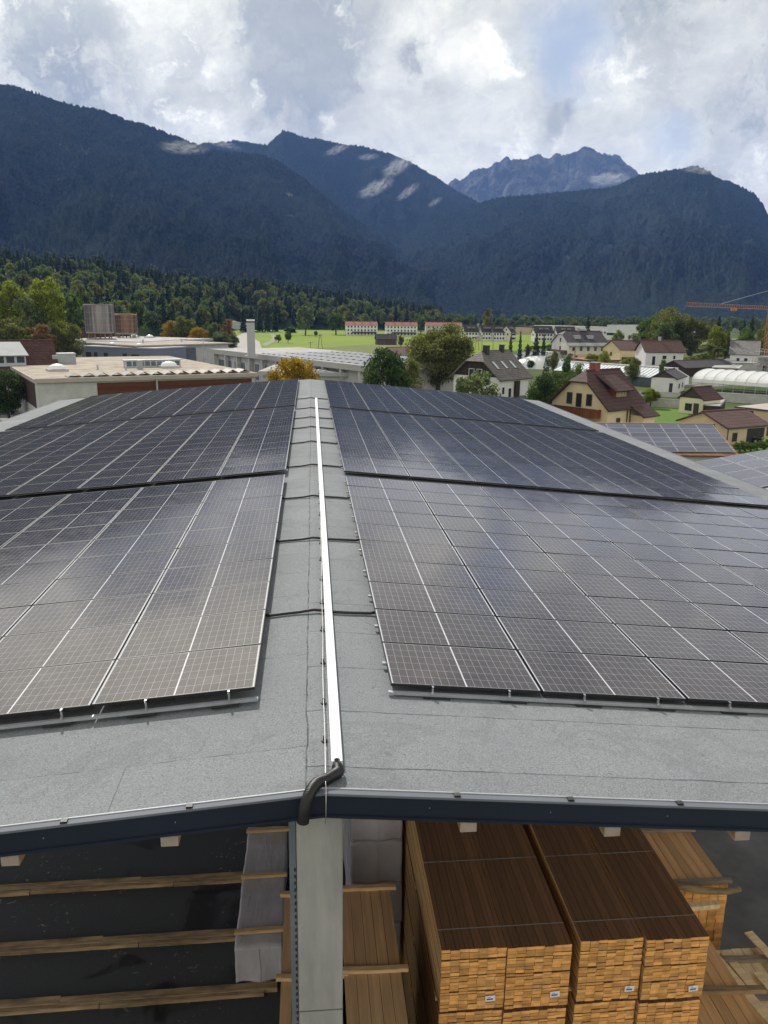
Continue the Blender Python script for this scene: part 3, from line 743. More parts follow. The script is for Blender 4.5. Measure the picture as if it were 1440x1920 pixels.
tk = MB().bx(.0, .062, 6.47, 6.62, 0, rz_(0)-.45).build('steel_track', mat('blue_grey_steel', (.19, .22, .25), .5, .15, 2, metal=.4), hall)
hb = MB()
for i in range(90): hb.box((.052, 6.468, 9.9-i*.075), (.014, .006, .036))
hb.build('slot', RUBBER, tk)
for y in (14, 21, 28, 35, 42, 48.4):
    for x in (EL_+.7, XR, ER_-.7): post(x, y, .4)
for x in (EL_+.7, ER_-.7): post(x, 6.46, .4)

# separate felt strips along the gable edge, screws in the fascia, casting joint in the post
def felt_strip(x0, x1, y0, y1, nm='felt_strip'):
    zz = lambda x: rz_(x)+.0045
    n_ = 14; b = MB(); rr = random.Random(int(x0*10))
    for i in range(n_+1):
        x = x0+(x1-x0)*i/n_
        b.v += [(x, y0, zz(x)), (x, y1+rr.uniform(-.008, .008), zz(x))]
    b.f = [(2*i, 2*i+2, 2*i+3, 2*i+1) for i in range(n_)]; b.mi = [0]*n_
    return b.build(nm, FELT, hall)
felt_strip(-1.52, .24, YN+.075, 6.93); felt_strip(-9.5, -1.535, YN+.075, 6.90)
for x in np.arange(EL_+.4, ER_, 1.1):
    MB().cyl((x, YN-.004, rz_(x)-.11), .0055, .008, 6).build('screw', STEEL, hall)
MB().bx(.0675, .5025, 6.4585, 6.4595, 8.26, 8.275).build('casting_joint', mat('joint_shadow', (.12, .12, .115), .9, .3, 6), hall)

# ------------------------------------------------------------------ the solar field on the roof
PW, PL, PT = 1.722, 1.134, .032
fr = MB()                                                   # frame ring of the module, then its dark back
for x in (-1, 1): fr.bx(min(x*(PW/2-.010), x*PW/2), max(x*(PW/2-.010), x*PW/2), -PL/2, PL/2, -PT, 0)
for y in (-1, 1): fr.bx(-PW/2+.0101, PW/2-.0101, min(y*(PL/2-.010), y*PL/2), max(y*(PL/2-.010), y*PL/2), -PT, 0)
def panel_proto():
    root = thing('solar_panel', '', 'solar panel')
    fr.build('frame', BLACK_AL, root)
    MB().bx(-PW/2+.0102, PW/2-.0102, -PL/2+.0102, PL/2-.0102, -.009, -.0022).build('glass', CELLS, root)
    return root
SX, SY = 1.742, 1.154
A5 = R(5.05)
cand = []
for side, s, y0, x0, off in (('right', 1, 8.043, 1.109, 0.), ('left', -1, 7.929, .390, 0.)):
    rows = [(b, j, o+j) for b, o, n_ in ((0, 0, 10), (1, 10.54, 12), (2, 23.02, 12)) for j in range(n_)]
    for b, j, q in rows:
        for c in range(7):
            d = x0 + c*SX + PW/2
            pos = np.array([s*d*math.cos(A5), y0 + q*SY + PL/2, Z0 - d*math.sin(A5)])
            pj = proj(pos)[0]; area = 1/pj[2]**3
            vis = -60 < pj[0] < 1500
            cand.append((area if vis else area*.02, side, s, b, j, c, pos, q))
cand.sort(key=lambda t: -t[0])
BLK = ['nearest', 'middle', 'farthest']
proto = None
NIND = 246
pr = random.Random(3)
for i, (ar, side, s, b, j, c, pos, q) in enumerate(cand[:NIND]):
    if proto is None: o = proto = panel_proto()
    else: o = copy_tree(proto)
    o.location = pos; o.rotation_euler = (R(pr.gauss(0, .16)), s*A5 + R(pr.gauss(0, .16)), 0)
    o['label'] = 'solar panel %s of ridge, %s block, %s row from near edge, %s column from ridge' % (side, BLK[b], ORD[j], ORD[c])
    o['group'] = 'solar panels on the hall roof'
# the rest, past the three hundred largest, as one field
fv, gv = MB(), []
for ar, side, s, b, j, c, pos, q in cand[NIND:]:
    rm = Matrix.Rotation(R(pr.gauss(0, .13)), 3, 'X') @ Matrix.Rotation(s*A5 + R(pr.gauss(0, .13)), 3, 'Y'); P_ = Vector(pos)
    fv.add([rm @ Vector(v)+P_ for v in fr.v], fr.f, 0)
    hx, hy = PW/2-.0102, PL/2-.0102
    gv.append((rm, P_))
rest = thing('solar_field', 'rows of dark solar panels stretching away at the far end of the roof', 'solar panels')
rest['kind'] = 'stuff'
fo = fv.build('frame', BLACK_AL, rest); fo['kind'] = 'stuff'
me = bpy.data.meshes.new('glass'); hx, hy = PW/2-.0102, PL/2-.0102
vs, fs, uv = [], [], []
for rm, P_ in gv:
    k_ = len(vs)
    for x, y in ((-hx, -hy), (hx, -hy), (hx, hy), (-hx, hy)): vs.append(tuple(rm @ Vector((x, y, -.0022))+P_)); uv += [x, y]
    fs.append((k_, k_+1, k_+2, k_+3))
me.from_pydata(vs, [], fs); ul = me.uv_layers.new(name='module'); ul.data.foreach_set('uv', uv)
CF = CELLS.copy(); CF.name = 'cell_glass_field'
for nd in list(CF.node_tree.nodes):
    if nd.type == 'TEX_COORD':
        for l in list(nd.outputs['Object'].links): CF.node_tree.links.new(nd.outputs['UV'], l.to_socket)
me.materials.append(CF); go = bpy.data.objects.new('glass', me); COL.objects.link(go); go.parent = rest; go['kind'] = 'stuff'

# mounting rails; the one at the near edge of each block shows its pads and clamps
def rail(s, x0, x1, y, front, label, name='mounting_rail', zoff=-PT-.002):
    dz_ = (.028 if s > 0 else .060) if front else 0.; zoff -= dz_
    L = x1-x0; d = (x0+x1)/2
    o = thing(name, label, 'rail', (s*d*math.cos(A5), y, Z0-d*math.sin(A5)+zoff), 0, 'mounting rails under the panels')
    o.rotation_euler.y = s*A5
    b = MB().box((0, 0, -.022), (L, .042, .030))
    b.box((0, -.0245, -.033), (L, .008, .008)).box((0, -.0245, -.010), (L, .008, .005))
    b.build('profile', ALU, o)
    if front:
        n_ = 14; pass
        for i in range(n_):
            x = -L/2 + (i+.62)*L/n_ if s > 0 else L/2 - (i+.40)*L/n_
            MB().box((x, -.006, -.047), (.30, .105, .018)).build('rubber_pad', RUBBER, o)
            cl = MB().box((x-.05*s, -.030, -.002), (.028, .018, .026)).box((x-.05*s, -.002, dz_/2+.008), (.020, .012, dz_+.024))
            cl.box((x-.05*s, -.034, .010), (.012, .012, .034)).box((x-.05*s, .012, dz_+PT+.004), (.022, .04, .005))
            cl.build('clamp', STEEL, o)
    return o
for side, s, y0, x0 in (('right', 1, 8.043, 1.109), ('left', -1, 7.929, .390)):
    for b, (o_, n_) in enumerate(((0, 10), (10.54, 12), (23.02, 12))):
        rail(s, x0-.035, x0+7*SX+.05, y0+o_*SY-(.052 if b == 0 else -.16), b == 0, 'silver rail along the near edge of the %s block %s of the ridge' % (BLK[b], side))
    if s > 0:
        for b, (o_, n_) in enumerate(((0, 10), (10.54, 12))):
            for j in range(n_):
                rail(s, x0-.042, x0+7*SX, y0+(o_+j+.55)*SY, False, 'silver rail under the %s panel row of the %s block right of the ridge' % (ORD[j], BLK[b]))
        # dark inner face of the walkway strips between blocks is simply roof in shade

# cable duct along the ridge
def duct_x(y): return .45 + (y-6.45)*(.095/31.2)
duct = thing('cable_duct', 'long pale sheet metal cable duct running along the ridge', 'cable duct', (0, 0, 0))
y = 6.50
while y < 37.9:
    y1 = min(y+3.0, 38.0)
    xa, xb = duct_x(y), duct_x(y1-.004)
    z0, z1 = rz_(.45)+.004, rz_(.45)+.068
    w = .052
    MB().add([(xa-w, y, z0), (xa+w, y, z0), (xb+w, y1-.004, z0), (xb-w, y1-.004, z0), (xa-w, y, z1), (xa+w, y, z1), (xb+w, y1-.004, z1), (xb-w, y1-.004, z1)],
             [(3, 2, 1, 0), (4, 5, 6, 7), (0, 1, 5, 4), (1, 2, 6, 5), (2, 3, 7, 6), (3, 0, 4, 7)]).build('lid', GALV, duct, bevel=.004)
    for yy in (y+.14, y+1.1, y+1.9, y1-.2):
        if yy > 24: continue
        for sx in (-.024, .024):
            MB().cyl((duct_x(yy)+sx, yy, z1-.001), .007, .004, 8).build('screw', STEEL, duct)
    y = y1
MB().bx(.398, .502, 6.34, 6.495, rz_(.45)+.002, rz_(.45)+.012).build('tray_end', GALV, duct)
MB().tube([(.45, 6.53, rz_(.45)+.046), (.45, 6.36, rz_(.45)+.046)], .037, 14).build('pipe_sleeve', mat('glossy_black', (.012, .012, .014), .18, .2, 4), duct, smooth=True)

# black corrugated pipe bending over the fascia
ctrl = [(.45, 6.42, rz_(.45)+.05), (.452, 6.34, rz_(.45)+.055), (.42, 6.285, rz_(.4)+.065)] + [tuple(aty(px, py, yy)) for px, py, yy in [(612, 1461, 6.24), (597, 1467, 6.19), (586, 1478, 6.10), (578, 1494, 6.02), (573, 1512, 5.99), (570, 1526, 5.985), (568, 1541, 5.985)]]
def spline(P_, n_):
    P_ = [Vector(p) for p in P_]; out_ = []
    for i in range(len(P_)-1):
        a, b_, c, d = P_[max(i-1, 0)], P_[i], P_[i+1], P_[min(i+2, len(P_)-1)]
        for j in range(n_):
            t = j/n_; out_.append(.5*((2*b_) + (c-a)*t + (2*a-5*b_+4*c-d)*t*t + (3*b_-a-3*c+d)*t**3))
    return out_ + [P_[-1]]
sp = spline(ctrl, 22)
pipe = MB().tube(sp, [.054 if i % 3 == 0 else (.0505 if i % 3 == 1 else .048) for i in range(len(sp))], 16).build('corrugated_pipe', mat('pipe_black', (.010, .010, .012), .45, .2, 5), smooth=True)
tag(pipe, 'black corrugated pipe bending from the duct end down over the fascia', 'pipe')

# thin earthing wire with holders
def wire_x(y): return .335 + (y-6.1)*.0095 if y < 16 else .429 + (y-16)*.006
wire = thing('lightning_wire', 'thin grey earthing wire running beside the duct and down over the fascia', 'wire', (0, 0, 0))
wp = [(wire_x(6.1)-.0, YN-.045, ZR-.27), (wire_x(6.1)+.004, YN-.04, ZR-.12), (wire_x(6.1)+.005, YN-.03, ZR+.055)] + [(wire_x(y)+.005*math.sin(y*2.1), y, ZR+.06+.006*math.sin(y*3)) for y in np.arange(6.2, 24, .3)]
MB().tube(wp, .0045, 6).build('strand', mat('wire_alu', (.5, .49, .46), .4, .1, 4, metal=.6), wire, smooth=True)
for y in [6.95, 7.72, 8.72, 9.72, 10.72, 11.75, 12.75, 13.75, 14.75, 15.8, 16.8, 17.8, 18.8]:
    h = MB().cyl((wire_x(y), y, ZR-.008), .034, .022, 12, .028).cyl((wire_x(y), y, ZR+.014), .013, .045, 8)
    h.build('holder', RUBBER, wire)

# black cable hoses crossing the ridge under the duct
for i, y in enumerate([10.36, 14.0, 17.42, 21.15, 25.1, 28.4, 31.1, 34.2, 38.2]):
    rr = random.Random(i); pts = []
    for t in np.linspace(0, 1, 17):
        x = -.42 + 1.56*t
        yy = y + .02*math.sin(t*7+i) + .03*(t-.5)
        z = rz_(x)+.030+(.018*math.exp(-((x-XR+.05)/.13)**2)) + (.0 if 0 < t < 1 else .02)
        pts.append((x, yy, z))
    o = MB().tube(pts, .0225, 8).build('cable_hose', RUBBER, smooth=True)
    tag(o, 'black cable hose crossing under the ridge duct, %s counted from the near edge' % ORD[i], 'cable hose', 'cable hoses crossing the ridge')

# ------------------------------------------------------------------ the stored timber
TOPB = mat_boards('weathered_top', (.25, .132, .070), (.18, .095, .050), 0, .15, .22, stretch=(9, .5, 9), gap=.055)
SIDEW = mat('sawn_side', (.56, .33, .13), .75, .3, 2.2, stretch=(3, .35, 9), isl=.25)
ENDW = mat('end_grain', (.74, .37, .115), .75, .22, 7, isl=.30)
PALEB = mat('pale_boards', (.78, .60, .36), .75, .22, 1.8, stretch=(7, .4, 7), isl=.25)
TANB = mat('tan_boards', (.46, .29, .155), .8, .22, 1.6, stretch=(8, .4, 8), isl=.14)
ORAB = mat('orange_boards', (.60, .35, .155), .75, .22, 1.7, stretch=(8, .4, 8), isl=.16)
DARKB = mat('brown_boards', (.115, .068, .038), .85, .22, 1.6, stretch=(8, .4, 8), isl=.18)
BATT = mat('batten_wood', (.52, .35, .19), .85, .35, 2.2, stretch=(.6, 5, 5))
OLDB = mat('old_batten', (.27, .19, .105), .9, .65, 1.6, stretch=(.7, 4, 4), bump=.3)
GREYB = mat('grey_batten', (.26, .22, .18), .9, .35, 2, stretch=(.7, 4, 4))
PAPER = mat('paper_tag', (.86, .88, .92), .6, .04, 8)
INKB = mat('blue_print', (.05, .09, .30), .6, .1, 8)
STRAP = mat('strap_band', (.30, .29, .27), .5, .1, 5)
def board_pack(name, x0, x1, y0, y1, z0, z1, nb, nl, label, mats_, group, seed, gx=.002, sep_=(), jit=.012, cat='lumber pack'):
    rr = random.Random(seed); root = thing(name, label, cat, ((x0+x1)/2, (y0+y1)/2, z0), 0, group)
    W_, L_, H_ = x1-x0, y1-y0, z1-z0; th = H_/nl; bw = W_/nb; b = MB()
    for l in range(nl):
        zc = H_ - (l+.5)*th; x = -W_/2; sh = rr.choice((0, 0, 0, .5))*0
        gap = .020 if l in sep_ else .0025
        while x < W_/2-.01:
            w = min(bw*rr.choice((1, 1, 1, .96, 1.03)), W_/2-x)
            if W_/2-x-w < bw*.4: w = W_/2-x
            inner = 0 < l < nl-1 and x > -W_/2+.01 and x+w < W_/2-.01
            e0 = rr.uniform(-jit, jit*.3) if rr.random() < .8 else rr.uniform(-jit*2, 0)
            ys0, ys1 = -L_/2 + e0, L_/2 + rr.uniform(-jit, jit)
            if inner: ys1 = -L_/2 + .6                        # nobody sees the inside of a pack
            zt, zb = zc+th/2-gap-rr.random()*.003, zc-th/2
            k_ = len(b.f); b.bx(x+gx, x+w-gx, ys0, ys1, zb, zt)
            b.mi[k_:] = [1, 0, 2, 1, 2, 1]
            x += w
    b.build('boards', mats_, root)
    return root
def pack_tag(root, x, z, w=.165, h=.11, y=None):
    t = MB().box((0, 0, 0), (w, .003, h)).build('paper_label', PAPER, root, loc=(x, y, z)); t.rotation_euler.y = random.uniform(-.12, .08)
    MB().box((-.008, -.0035, -.012), (w*.62, .002, h*.24)).build('print', INKB, t)
    MB().box((-.02, -.0035, .022), (w*.3, .002, h*.07)).build('print', INKB, t)
def strap(root, y, w, h):
    MB().bx(-w/2-.004, w/2+.004, y-.008, y+.008, h+.001, h+.004).bx(-w/2-.005, -w/2-.002, y-.008, y+.008, 0, h).bx(w/2+.002, w/2+.005, y-.008, y+.008, 0, h).build('strap', STRAP, root)
ZT = 5.13
cols = [(2.245, 3.305, 10.44), (3.315, 4.375, 10.41), (4.525, 5.575, 10.42), (5.605, 6.665, 10.36)]
WHICH = ['leftmost of the four', 'second from left of four', 'third from left of four', 'rightmost of the four']
for i, (x0, x1, y0) in enumerate(cols):
    for l in range(4):
        z1 = ZT + (.03 if i > 1 else 0) - l*1.29; z0 = z1-1.19
        if l == 0: lab = 'topmost brown lumber pack with paper label, %s front columns' % WHICH[i]
        elif l == 1: lab = 'lumber pack with orange board ends under the topmost pack, %s' % (WHICH[i] + ' columns')
        else: lab = 'lumber pack lying low in the front stack beneath the upper two packs'
        o = board_pack('lumber_pack', x0, x1, y0 + (.03*l if i % 2 else .05*l), y0+6.2, z0, z1, 7, 19, lab, [TOPB, SIDEW, ENDW], 'lumber packs in the front stack', i*7+l, sep_=(3, 8, 13))
        if l == 0:
            tx = {0: .80*1.06, 1: .80*1.06, 2: .86*1.06, 3: .85*1.06}[i]-1.06/2-.02
            pack_tag(o, tx, {0: .22, 1: .25, 2: .22, 3: .20}[i], y=-3.1-.03)
            for py in (1740, 1613): strap(o, atz(880, py, z1)[1]-(y0+y0+6.2)/2, x1-x0, z1-z0)
        for yb in (y0+.35, y0+3, y0+5.6):
            MB().bx(x0-.02, x1+.02, yb-.05, yb+.05, z0-.095, z0-.002).build('bearer', BATT, o).matrix_parent_inverse = Matrix.Translation(-Vector(o.location))
def batten(p, q, w, h, label, m=BATT, group='loose battens', name='wood_batten', nx=3):
    """a squared timber from p to q, its underside on p/q"""
    p, q = Vector(p), Vector(q); L = (q-p).length
    b = MB(); rr = random.Random(int(p.x*97+p.y*31)); n_ = 10; vs = []
    for i in range(n_+1):
        x = -L/2+L*i/n_; a, c = rr.uniform(-.006, .006), rr.uniform(-.005, .005)
        vs += [(x, -w/2+a, 0), (x, w/2+a, 0), (x, w/2+a, h+c), (x, -w/2+a, h+c)]
    fs = [(i*4+j, i*4+(j+1) % 4, i*4+4+(j+1) % 4, i*4+4+j) for i in range(n_) for j in range(4)] + [(3, 2, 1, 0), (n_*4, n_*4+1, n_*4+2, n_*4+3)]
    b.add(vs, fs); d = q-p
    o = b.build(name, m, loc=(p+q)/2)
    o.rotation_euler = (0, -math.asin(d.z/L), math.atan2(d.y, d.x))
    return tag(o, label, 'batten', group)
# tan packs behind the concrete post
for i, (x0, x1) in enumerate(((-.34, .665), (.715, 1.68))):
    zt = 4.2 - .06*(1-i)
    for l in range(4):
        z1 = zt - l*1.02
        lab = ('tan board pack with battens across its top, %s the concrete post' % ('left half hidden behind', 'just right of')[i]) if l == 0 else 'tan board pack lying under the packs behind the concrete post'
        board_pack('lumber_pack', x0, x1, 9.3, 13.1, max(.1, z1-.94), z1, 5, 14, lab, [TANB, DARKB, ENDW], 'tan packs behind the post', 100+i*5+l, gx=.0035)
    for k_, yb in enumerate((11.05, 13.02)):
        batten((x0-.08, yb+.03, zt), (x1+.12, yb, zt), .09, .075, '%s batten across the tan pack %s the post' % (('near', 'far')[k_], ('left of', 'right of')[i]))
# packs wrapped in grey-white film
def film():
    m = bpy.data.materials.new('wrap_film'); m.use_nodes = True
    k = N(m.node_tree); b = m.node_tree.nodes['Principled BSDF']; v = k.obj()
    k.put(b.inputs['Base Color'], k.mix(k.rng(k.noise(v, 1.2, 5, .6), .3, .7), (.37, .355, .385), (.49, .475, .505)))
    b.inputs['Roughness'].default_value = .42; b.inputs['Specular IOR Level'].default_value = .5
    bn = k.new('ShaderNodeBump'); bn.inputs['Strength'].default_value = .5; bn.inputs['Distance'].default_value = .03
    k.put(bn.inputs['Height'], k.m('ADD', k.noise(k.scale(v, (1.6, .45, .6)), 2.2, 2, .4, 2.2), k.m('MULTIPLY', k.noise(k.scale(v, (1.2, 1.8, .5)), 3.2, 2, .4, 1.8), .5)))
    k.put(b.inputs['Normal'], bn.outputs[0])
    return m
FILM = film()
def wrapped(x0, x1, y0, y1, z0, z1, label, seed, seam=True, group='film wrapped packs'):
    import bmesh
    o = thing('wrapped_pack', label, 'wrapped pack', ((x0+x1)/2, (y0+y1)/2, z0), 0, group)
    W_, L_, H_ = x1-x0, y1-y0, z1-z0
    bm = bmesh.new(); bmesh.ops.create_cube(bm, size=1)
    for v in bm.verts: v.co = Vector((v.co.x*W_, v.co.y*L_, v.co.z*H_+H_/2))
    bmesh.ops.subdivide_edges(bm, edges=bm.edges[:], cuts=23, use_grid_fill=True)
    rr = np.random.default_rng(seed); a = rr.random(6)*9
    for v in bm.verts:
        x, y, z = v.co; t = max(0, 1-z/H_)
        front = max(0., 1-(y+L_/2)/.4)
        rip = (math.sin(x*9+a[0]+math.sin(y*3+a[1])*1.2)+.6*math.sin(y*11+x*4+a[2])+.5*math.sin(z*13+x*7+a[3]))*.006
        v.co.z += rip*(z/H_) - .015*(abs(x)/W_*2)**6 - .03*(front if z > H_*.9 else 0)
        v.co.y -= front*t*(.05+.035*math.sin(x*8+a[4])) - rip*.6*front
        v.co.x += (rip*1.2+.02*t*math.sin(y*4+a[5]))*(1 if x > 0 else -1)
    me = bpy.data.meshes.new('film'); bm.to_mesh(me); bm.free(); me.materials.append(FILM)
    me.polygons.foreach_set('use_smooth', [True]*len(me.polygons))
    f = bpy.data.objects.new('film', me); COL.objects.link(f); f.parent = o
    if seam:
        pts = [(.05*math.sin(t*5)*.3+.02, -L_/2-.075*(1-t)-.012, H_*t*.97) for t in np.linspace(.02, 1, 10)]
        MB().tube(pts, .008, 5).build('seam', FILM, f, smooth=True)
    return o
for l in range(4):
    z1 = 4.84-l*1.06
    wrapped(1.04, 2.17, 15.0, 20.4, z1-1.0, z1, ['grey film wrapped pack, topmost of its stack right of the concrete post', 'grey film wrapped pack below the topmost, right of the concrete post',
        'film wrapped pack low in the dark behind the tan packs', 'film wrapped pack low in the dark behind the tan packs'][l], l)
for k_, yb in enumerate((15.6, 17.6, 19.8)):
    pass
wrapped(-1.56, -.50, 15.12, 19.45, .22, 1.1, 'long grey film wrapped pack lying low on floor battens left of the post', 11)
for k_, py in enumerate((1748, 1645, 1560)):
    yb = atz(490, py, 1.12)[1]
    batten((-1.60, yb, 1.125), (-.46, yb+.02, 1.125), .10, .085, '%s of three battens across the low wrapped pack, counted from its near end' % ORD[k_])
# bearers on the yard floor at the left
for r_, (ya, yb) in enumerate(((14.93, 15.04), (16.65, 16.73), (18.71, 18.79))):
    xs_ = [-13.4, -9.3+.6*r_, -5.4+.5*r_, -.62]
    for k_ in range(3):
        x0, x1 = xs_[k_], xs_[k_+1]; jy = [0, .02, -.015][k_]
        f0, f1 = (x0+8)/7, (x1+8)/7
        y0, y1 = ya+(yb-ya)*f0+jy, ya+(yb-ya)*f1+jy
        batten((x0, y0, .031), (x1-.008, y1, .031), .20, .12, 'old floor bearer, %s row from near, %s piece towards the post' % (ORD[r_], ORD[k_]), OLDB, 'floor bearers at the left')
        s0, s1 = x0+(.9 if k_ else 0), x1+(.88 if k_ < 2 else -.3)
        batten((s0, y0-.155+.01*k_, .031), (s1, y1-.155, .031), .09, .10, 'narrow slat along the near side of the bearer, %s row, %s piece' % (ORD[r_], ORD[k_]), OLDB, 'floor slats at the left')
# paler packs at the right
board_pack('lumber_pack', 7.9, 9.52, 14.5, 20.5, .2, 2.6, 8, 24, 'orange brown board pack with battens at far right, beside the open floor', [ORAB, SIDEW, ENDW], 'loose packs at the right', 201, gx=.006)
board_pack('lumber_pack', 6.85, 8.42, 8.6, 14.15, .2, 2.42, 7, 22, 'wide orange brown board pack directly right of the front stack', [ORAB, SIDEW, ENDW], 'loose packs at the right', 202, gx=.006)
board_pack('lumber_pack', 8.75, 10.3, 8.6, 13.6, .2, 1.72, 7, 16, 'pale fresh board pack at the right edge under loose boards', [PALEB, PALEB, PALEB], 'loose packs at the right', 203, gx=.006)
batten((8.0, 16.5, 2.6), (9.66, 16.42, 2.6), .13, .09, 'grey batten across the far end of the orange brown pack at right', GREYB)
batten((8.0, 14.62, 2.6), (9.62, 14.58, 2.6), .10, .09, 'grey batten near the front end of the orange brown pack at right', GREYB)
batten((7.3, 14.0, 2.42), (8.95, 13.86, 2.6), .14, .11, 'pale squared batten laid over both orange brown packs at right', PALEB)
batten((7.0, 11.95, 2.42), (8.85, 11.82, 2.42), .12, .09, 'dark barky batten across the wide pack right of the front stack', OLDB)
batten((8.70, 13.3, 1.72), (10.5, 13.2, 1.72), .12, .09, 'grey batten across the far end of the pale pack at right', GREYB)
batten((8.80, 12.3, 1.72), (10.5, 12.2, 1.72), .12, .09, 'grey batten across the middle of the pale pack at right', GREYB)
batten((8.55, 13.9, 1.83), (9.25, 10.2, 1.83), .22, .035, 'loose pale plank slanting between the packs at right', PALEB)
batten((9.75, 13.9, 1.83), (10.35, 10.4, 1.83), .20, .035, 'loose pale plank at the extreme right edge', PALEB)
batten((7.35, 10.62, 2.42), (8.8, 10.95, 2.5), .13, .13, 'grey squared post lying across the bottom right corner', GREYB)
for i_, (xa, ya, xb, yb, z_) in enumerate([(9.0, 13.5, 9.5, 9.6, 1.725), (9.4, 12.9, 9.75, 9.3, 1.76), (10.05, 13.3, 10.2, 9.2, 1.725), (8.95, 11.6, 10.4, 11.15, 1.86)]):
    batten((xa, ya, z_), (xb, yb, z_), .19, .032, 'loose pale board lying askew on the pale pack, %s of four' % ORD[i_], PALEB)
lg = MB().tube([(7.55, 14.45, 2.67), (8.1, 14.4, 2.76), (8.75, 14.22, 2.72), (9.3, 14.2, 2.68), (9.66, 14.27, 2.66)], [.06, .075, .08, .07, .055], 9).build('rough_branch', OLDB, smooth=True)
tag(lg, 'rough barky pole lying across the front of the orange brown pack', 'pole')
# ------------------------------------------------------------------ buildings of the town
WHITE = mat('white_render', (.66, .66, .645), .85, .07, .5)
OFFW = mat('dirty_white_render', (.44, .44, .43), .88, .16, .5)
CREAM = mat('cream_render', (.68, .56, .36), .85, .07, .5)
BEIGE = mat('beige_render', (.56, .45, .30), .85, .08, .5)
GREYW = mat('grey_cladding', (.30, .32, .35), .6, .08, .5)
BLUEG = mat('blue_grey_cladding', (.13, .155, .20), .55, .10, 1.2, stretch=(.05, .05, 2))
PALEBL = mat('pale_blue_render', (.42, .47, .52), .8, .07, .5)
BROWNW = mat_boards('brown_cladding', (.15, .055, .032), (.085, .035, .022), 2, .22, .3, stretch=(.5, .5, 6))
DKWOOD = mat_boards('dark_gable_wood', (.065, .045, .036), (.035, .026, .022), 1, .18, .3, stretch=(4, 4, .5))
BALC = mat_boards('balcony_wood', (.22, .080, .034), (.14, .052, .022), 1, .22, .3, stretch=(4, 4, .7))
GRAVR = mat('gravel_roof', (.31, .26, .195), .95, .3, .45, bump=.2, bscale=10, tint=(.45, .39, .31))
GREYR = mat('grey_flat_roof', (.34, .33, .32), .9, .18, .15)
PALER = mat('pale_flat_roof', (.30, .295, .285), .85, .25, .25, tint=(.42, .41, .40))
GLASS = mat('window_glass', (.025, .03, .04), .08, .3, 1, spec=.6)
GLASSB = mat('blueish_glass', (.10, .12, .15), .12, .2, .6, spec=.6)
FRAMEW = mat('white_frame', (.70, .70, .69), .5, .05, 2)
FRAMED = mat('dark_frame', (.06, .04, .03), .6, .2, 2)
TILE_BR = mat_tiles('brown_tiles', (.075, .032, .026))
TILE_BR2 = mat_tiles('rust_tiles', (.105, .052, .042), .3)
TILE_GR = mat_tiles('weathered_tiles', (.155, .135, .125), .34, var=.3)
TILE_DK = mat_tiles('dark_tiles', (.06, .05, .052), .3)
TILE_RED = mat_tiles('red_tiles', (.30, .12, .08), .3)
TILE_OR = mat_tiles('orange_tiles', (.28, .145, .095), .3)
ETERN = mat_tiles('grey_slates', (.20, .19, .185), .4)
METALR = mat('metal_roof', (.30, .325, .335), .6, .14, .4)
ACRYL = mat('opal_acrylic', (.80, .80, .78), .25, .04, 2)
LOGW = mat_boards('old_barn_wood', (.13, .10, .08), (.07, .055, .045), 0, .3, .4, stretch=(3, 3, .4))

def frame_px(name, label, cat, A, B, C, z, group=None, square=.5, scl=(1, 1)):
    """A, B, C = photo points of three roof corners at height z above the town; returns root at A, length along local x (A->C), width, side"""
    if C is None:                                          # A = (px, distance, turn), B = (length, width)
        d = ray(A[0], 600); d = d/math.hypot(d[0], d[1]); a = (CAM[0]+d[0]*A[1], d[1]*A[1])
        return thing(name, label, cat, (a[0], a[1], G), math.atan2(-d[0], d[1])+R(A[2]), group), B[0], B[1], 1
    a, b_, c = (atz(*q, G+z)[:2] for q in (A, B, C))
    v, u = c-a, b_-a; L, W_ = np.linalg.norm(v)*scl[0], np.linalg.norm(u)*scl[1]
    tv, tu = math.atan2(v[1], v[0]), math.atan2(u[1], u[0])
    d = (tu-tv+math.pi) % (2*math.pi)-math.pi; sg = 1 if d > 0 else -1
    tv += (d-sg*math.pi/2)*square
    root = thing(name, label, cat, (a[0], a[1], G), tv, group)
    return root, L, W_, sg
def face_pt(L, W_, sg, ov, side, s, z, out_=0.):
    x0, x1, y0, y1 = ov, L-ov, ov, W_-ov
    if side == 'f': return (x0+(x1-x0)*s, sg*(y0-out_), z), (1, 0)
    if side == 'b': return (x0+(x1-x0)*s, sg*(y1+out_), z), (1, 0)
    if side == 'g': return (x0-out_, sg*(y0+(y1-y0)*s), z), (0, 1)
    return (x1+out_, sg*(y0+(y1-y0)*s), z), (0, 1)
def window(root, D_, side, s, z, w, h, fm=FRAMEW, pm=GLASS, name='window', pane=True, bars=0):
    L, W_, sg, ov = D_
    (x, y, zz), ax = face_pt(L, W_, sg, ov, side, s, z, .03)
    dim = (w, .10, h) if ax[0] else (.10, w, h)
    if not pane: return MB().box((x, y, zz), dim).build(name, pm, root)
    f = MB(); t = .09
    for q in (-1, 1):
        f.box((x+ax[0]*q*(w/2-t/2), y+ax[1]*q*(w/2-t/2), zz), (t if ax[0] else .10, t if ax[1] else .10, h))
        f.box((x, y, zz+q*(h/2-t/2)), ((w-2*t) if ax[0] else .10, (w-2*t) if ax[1] else .10, t))
    for i in range(bars):
        q = (i+1)/(bars+1)-.5
        f.box((x+ax[0]*q*w, y+ax[1]*q*w, zz), (.06 if ax[0] else .09, .06 if ax[1] else .09, h-2*t))
    f = f.build(name, fm, root)
    MB().box((x, y, zz), ((w-2*t) if ax[0] else .05, (w-2*t) if ax[1] else .05, h-2*t)).build('pane', pm, f)
    return f
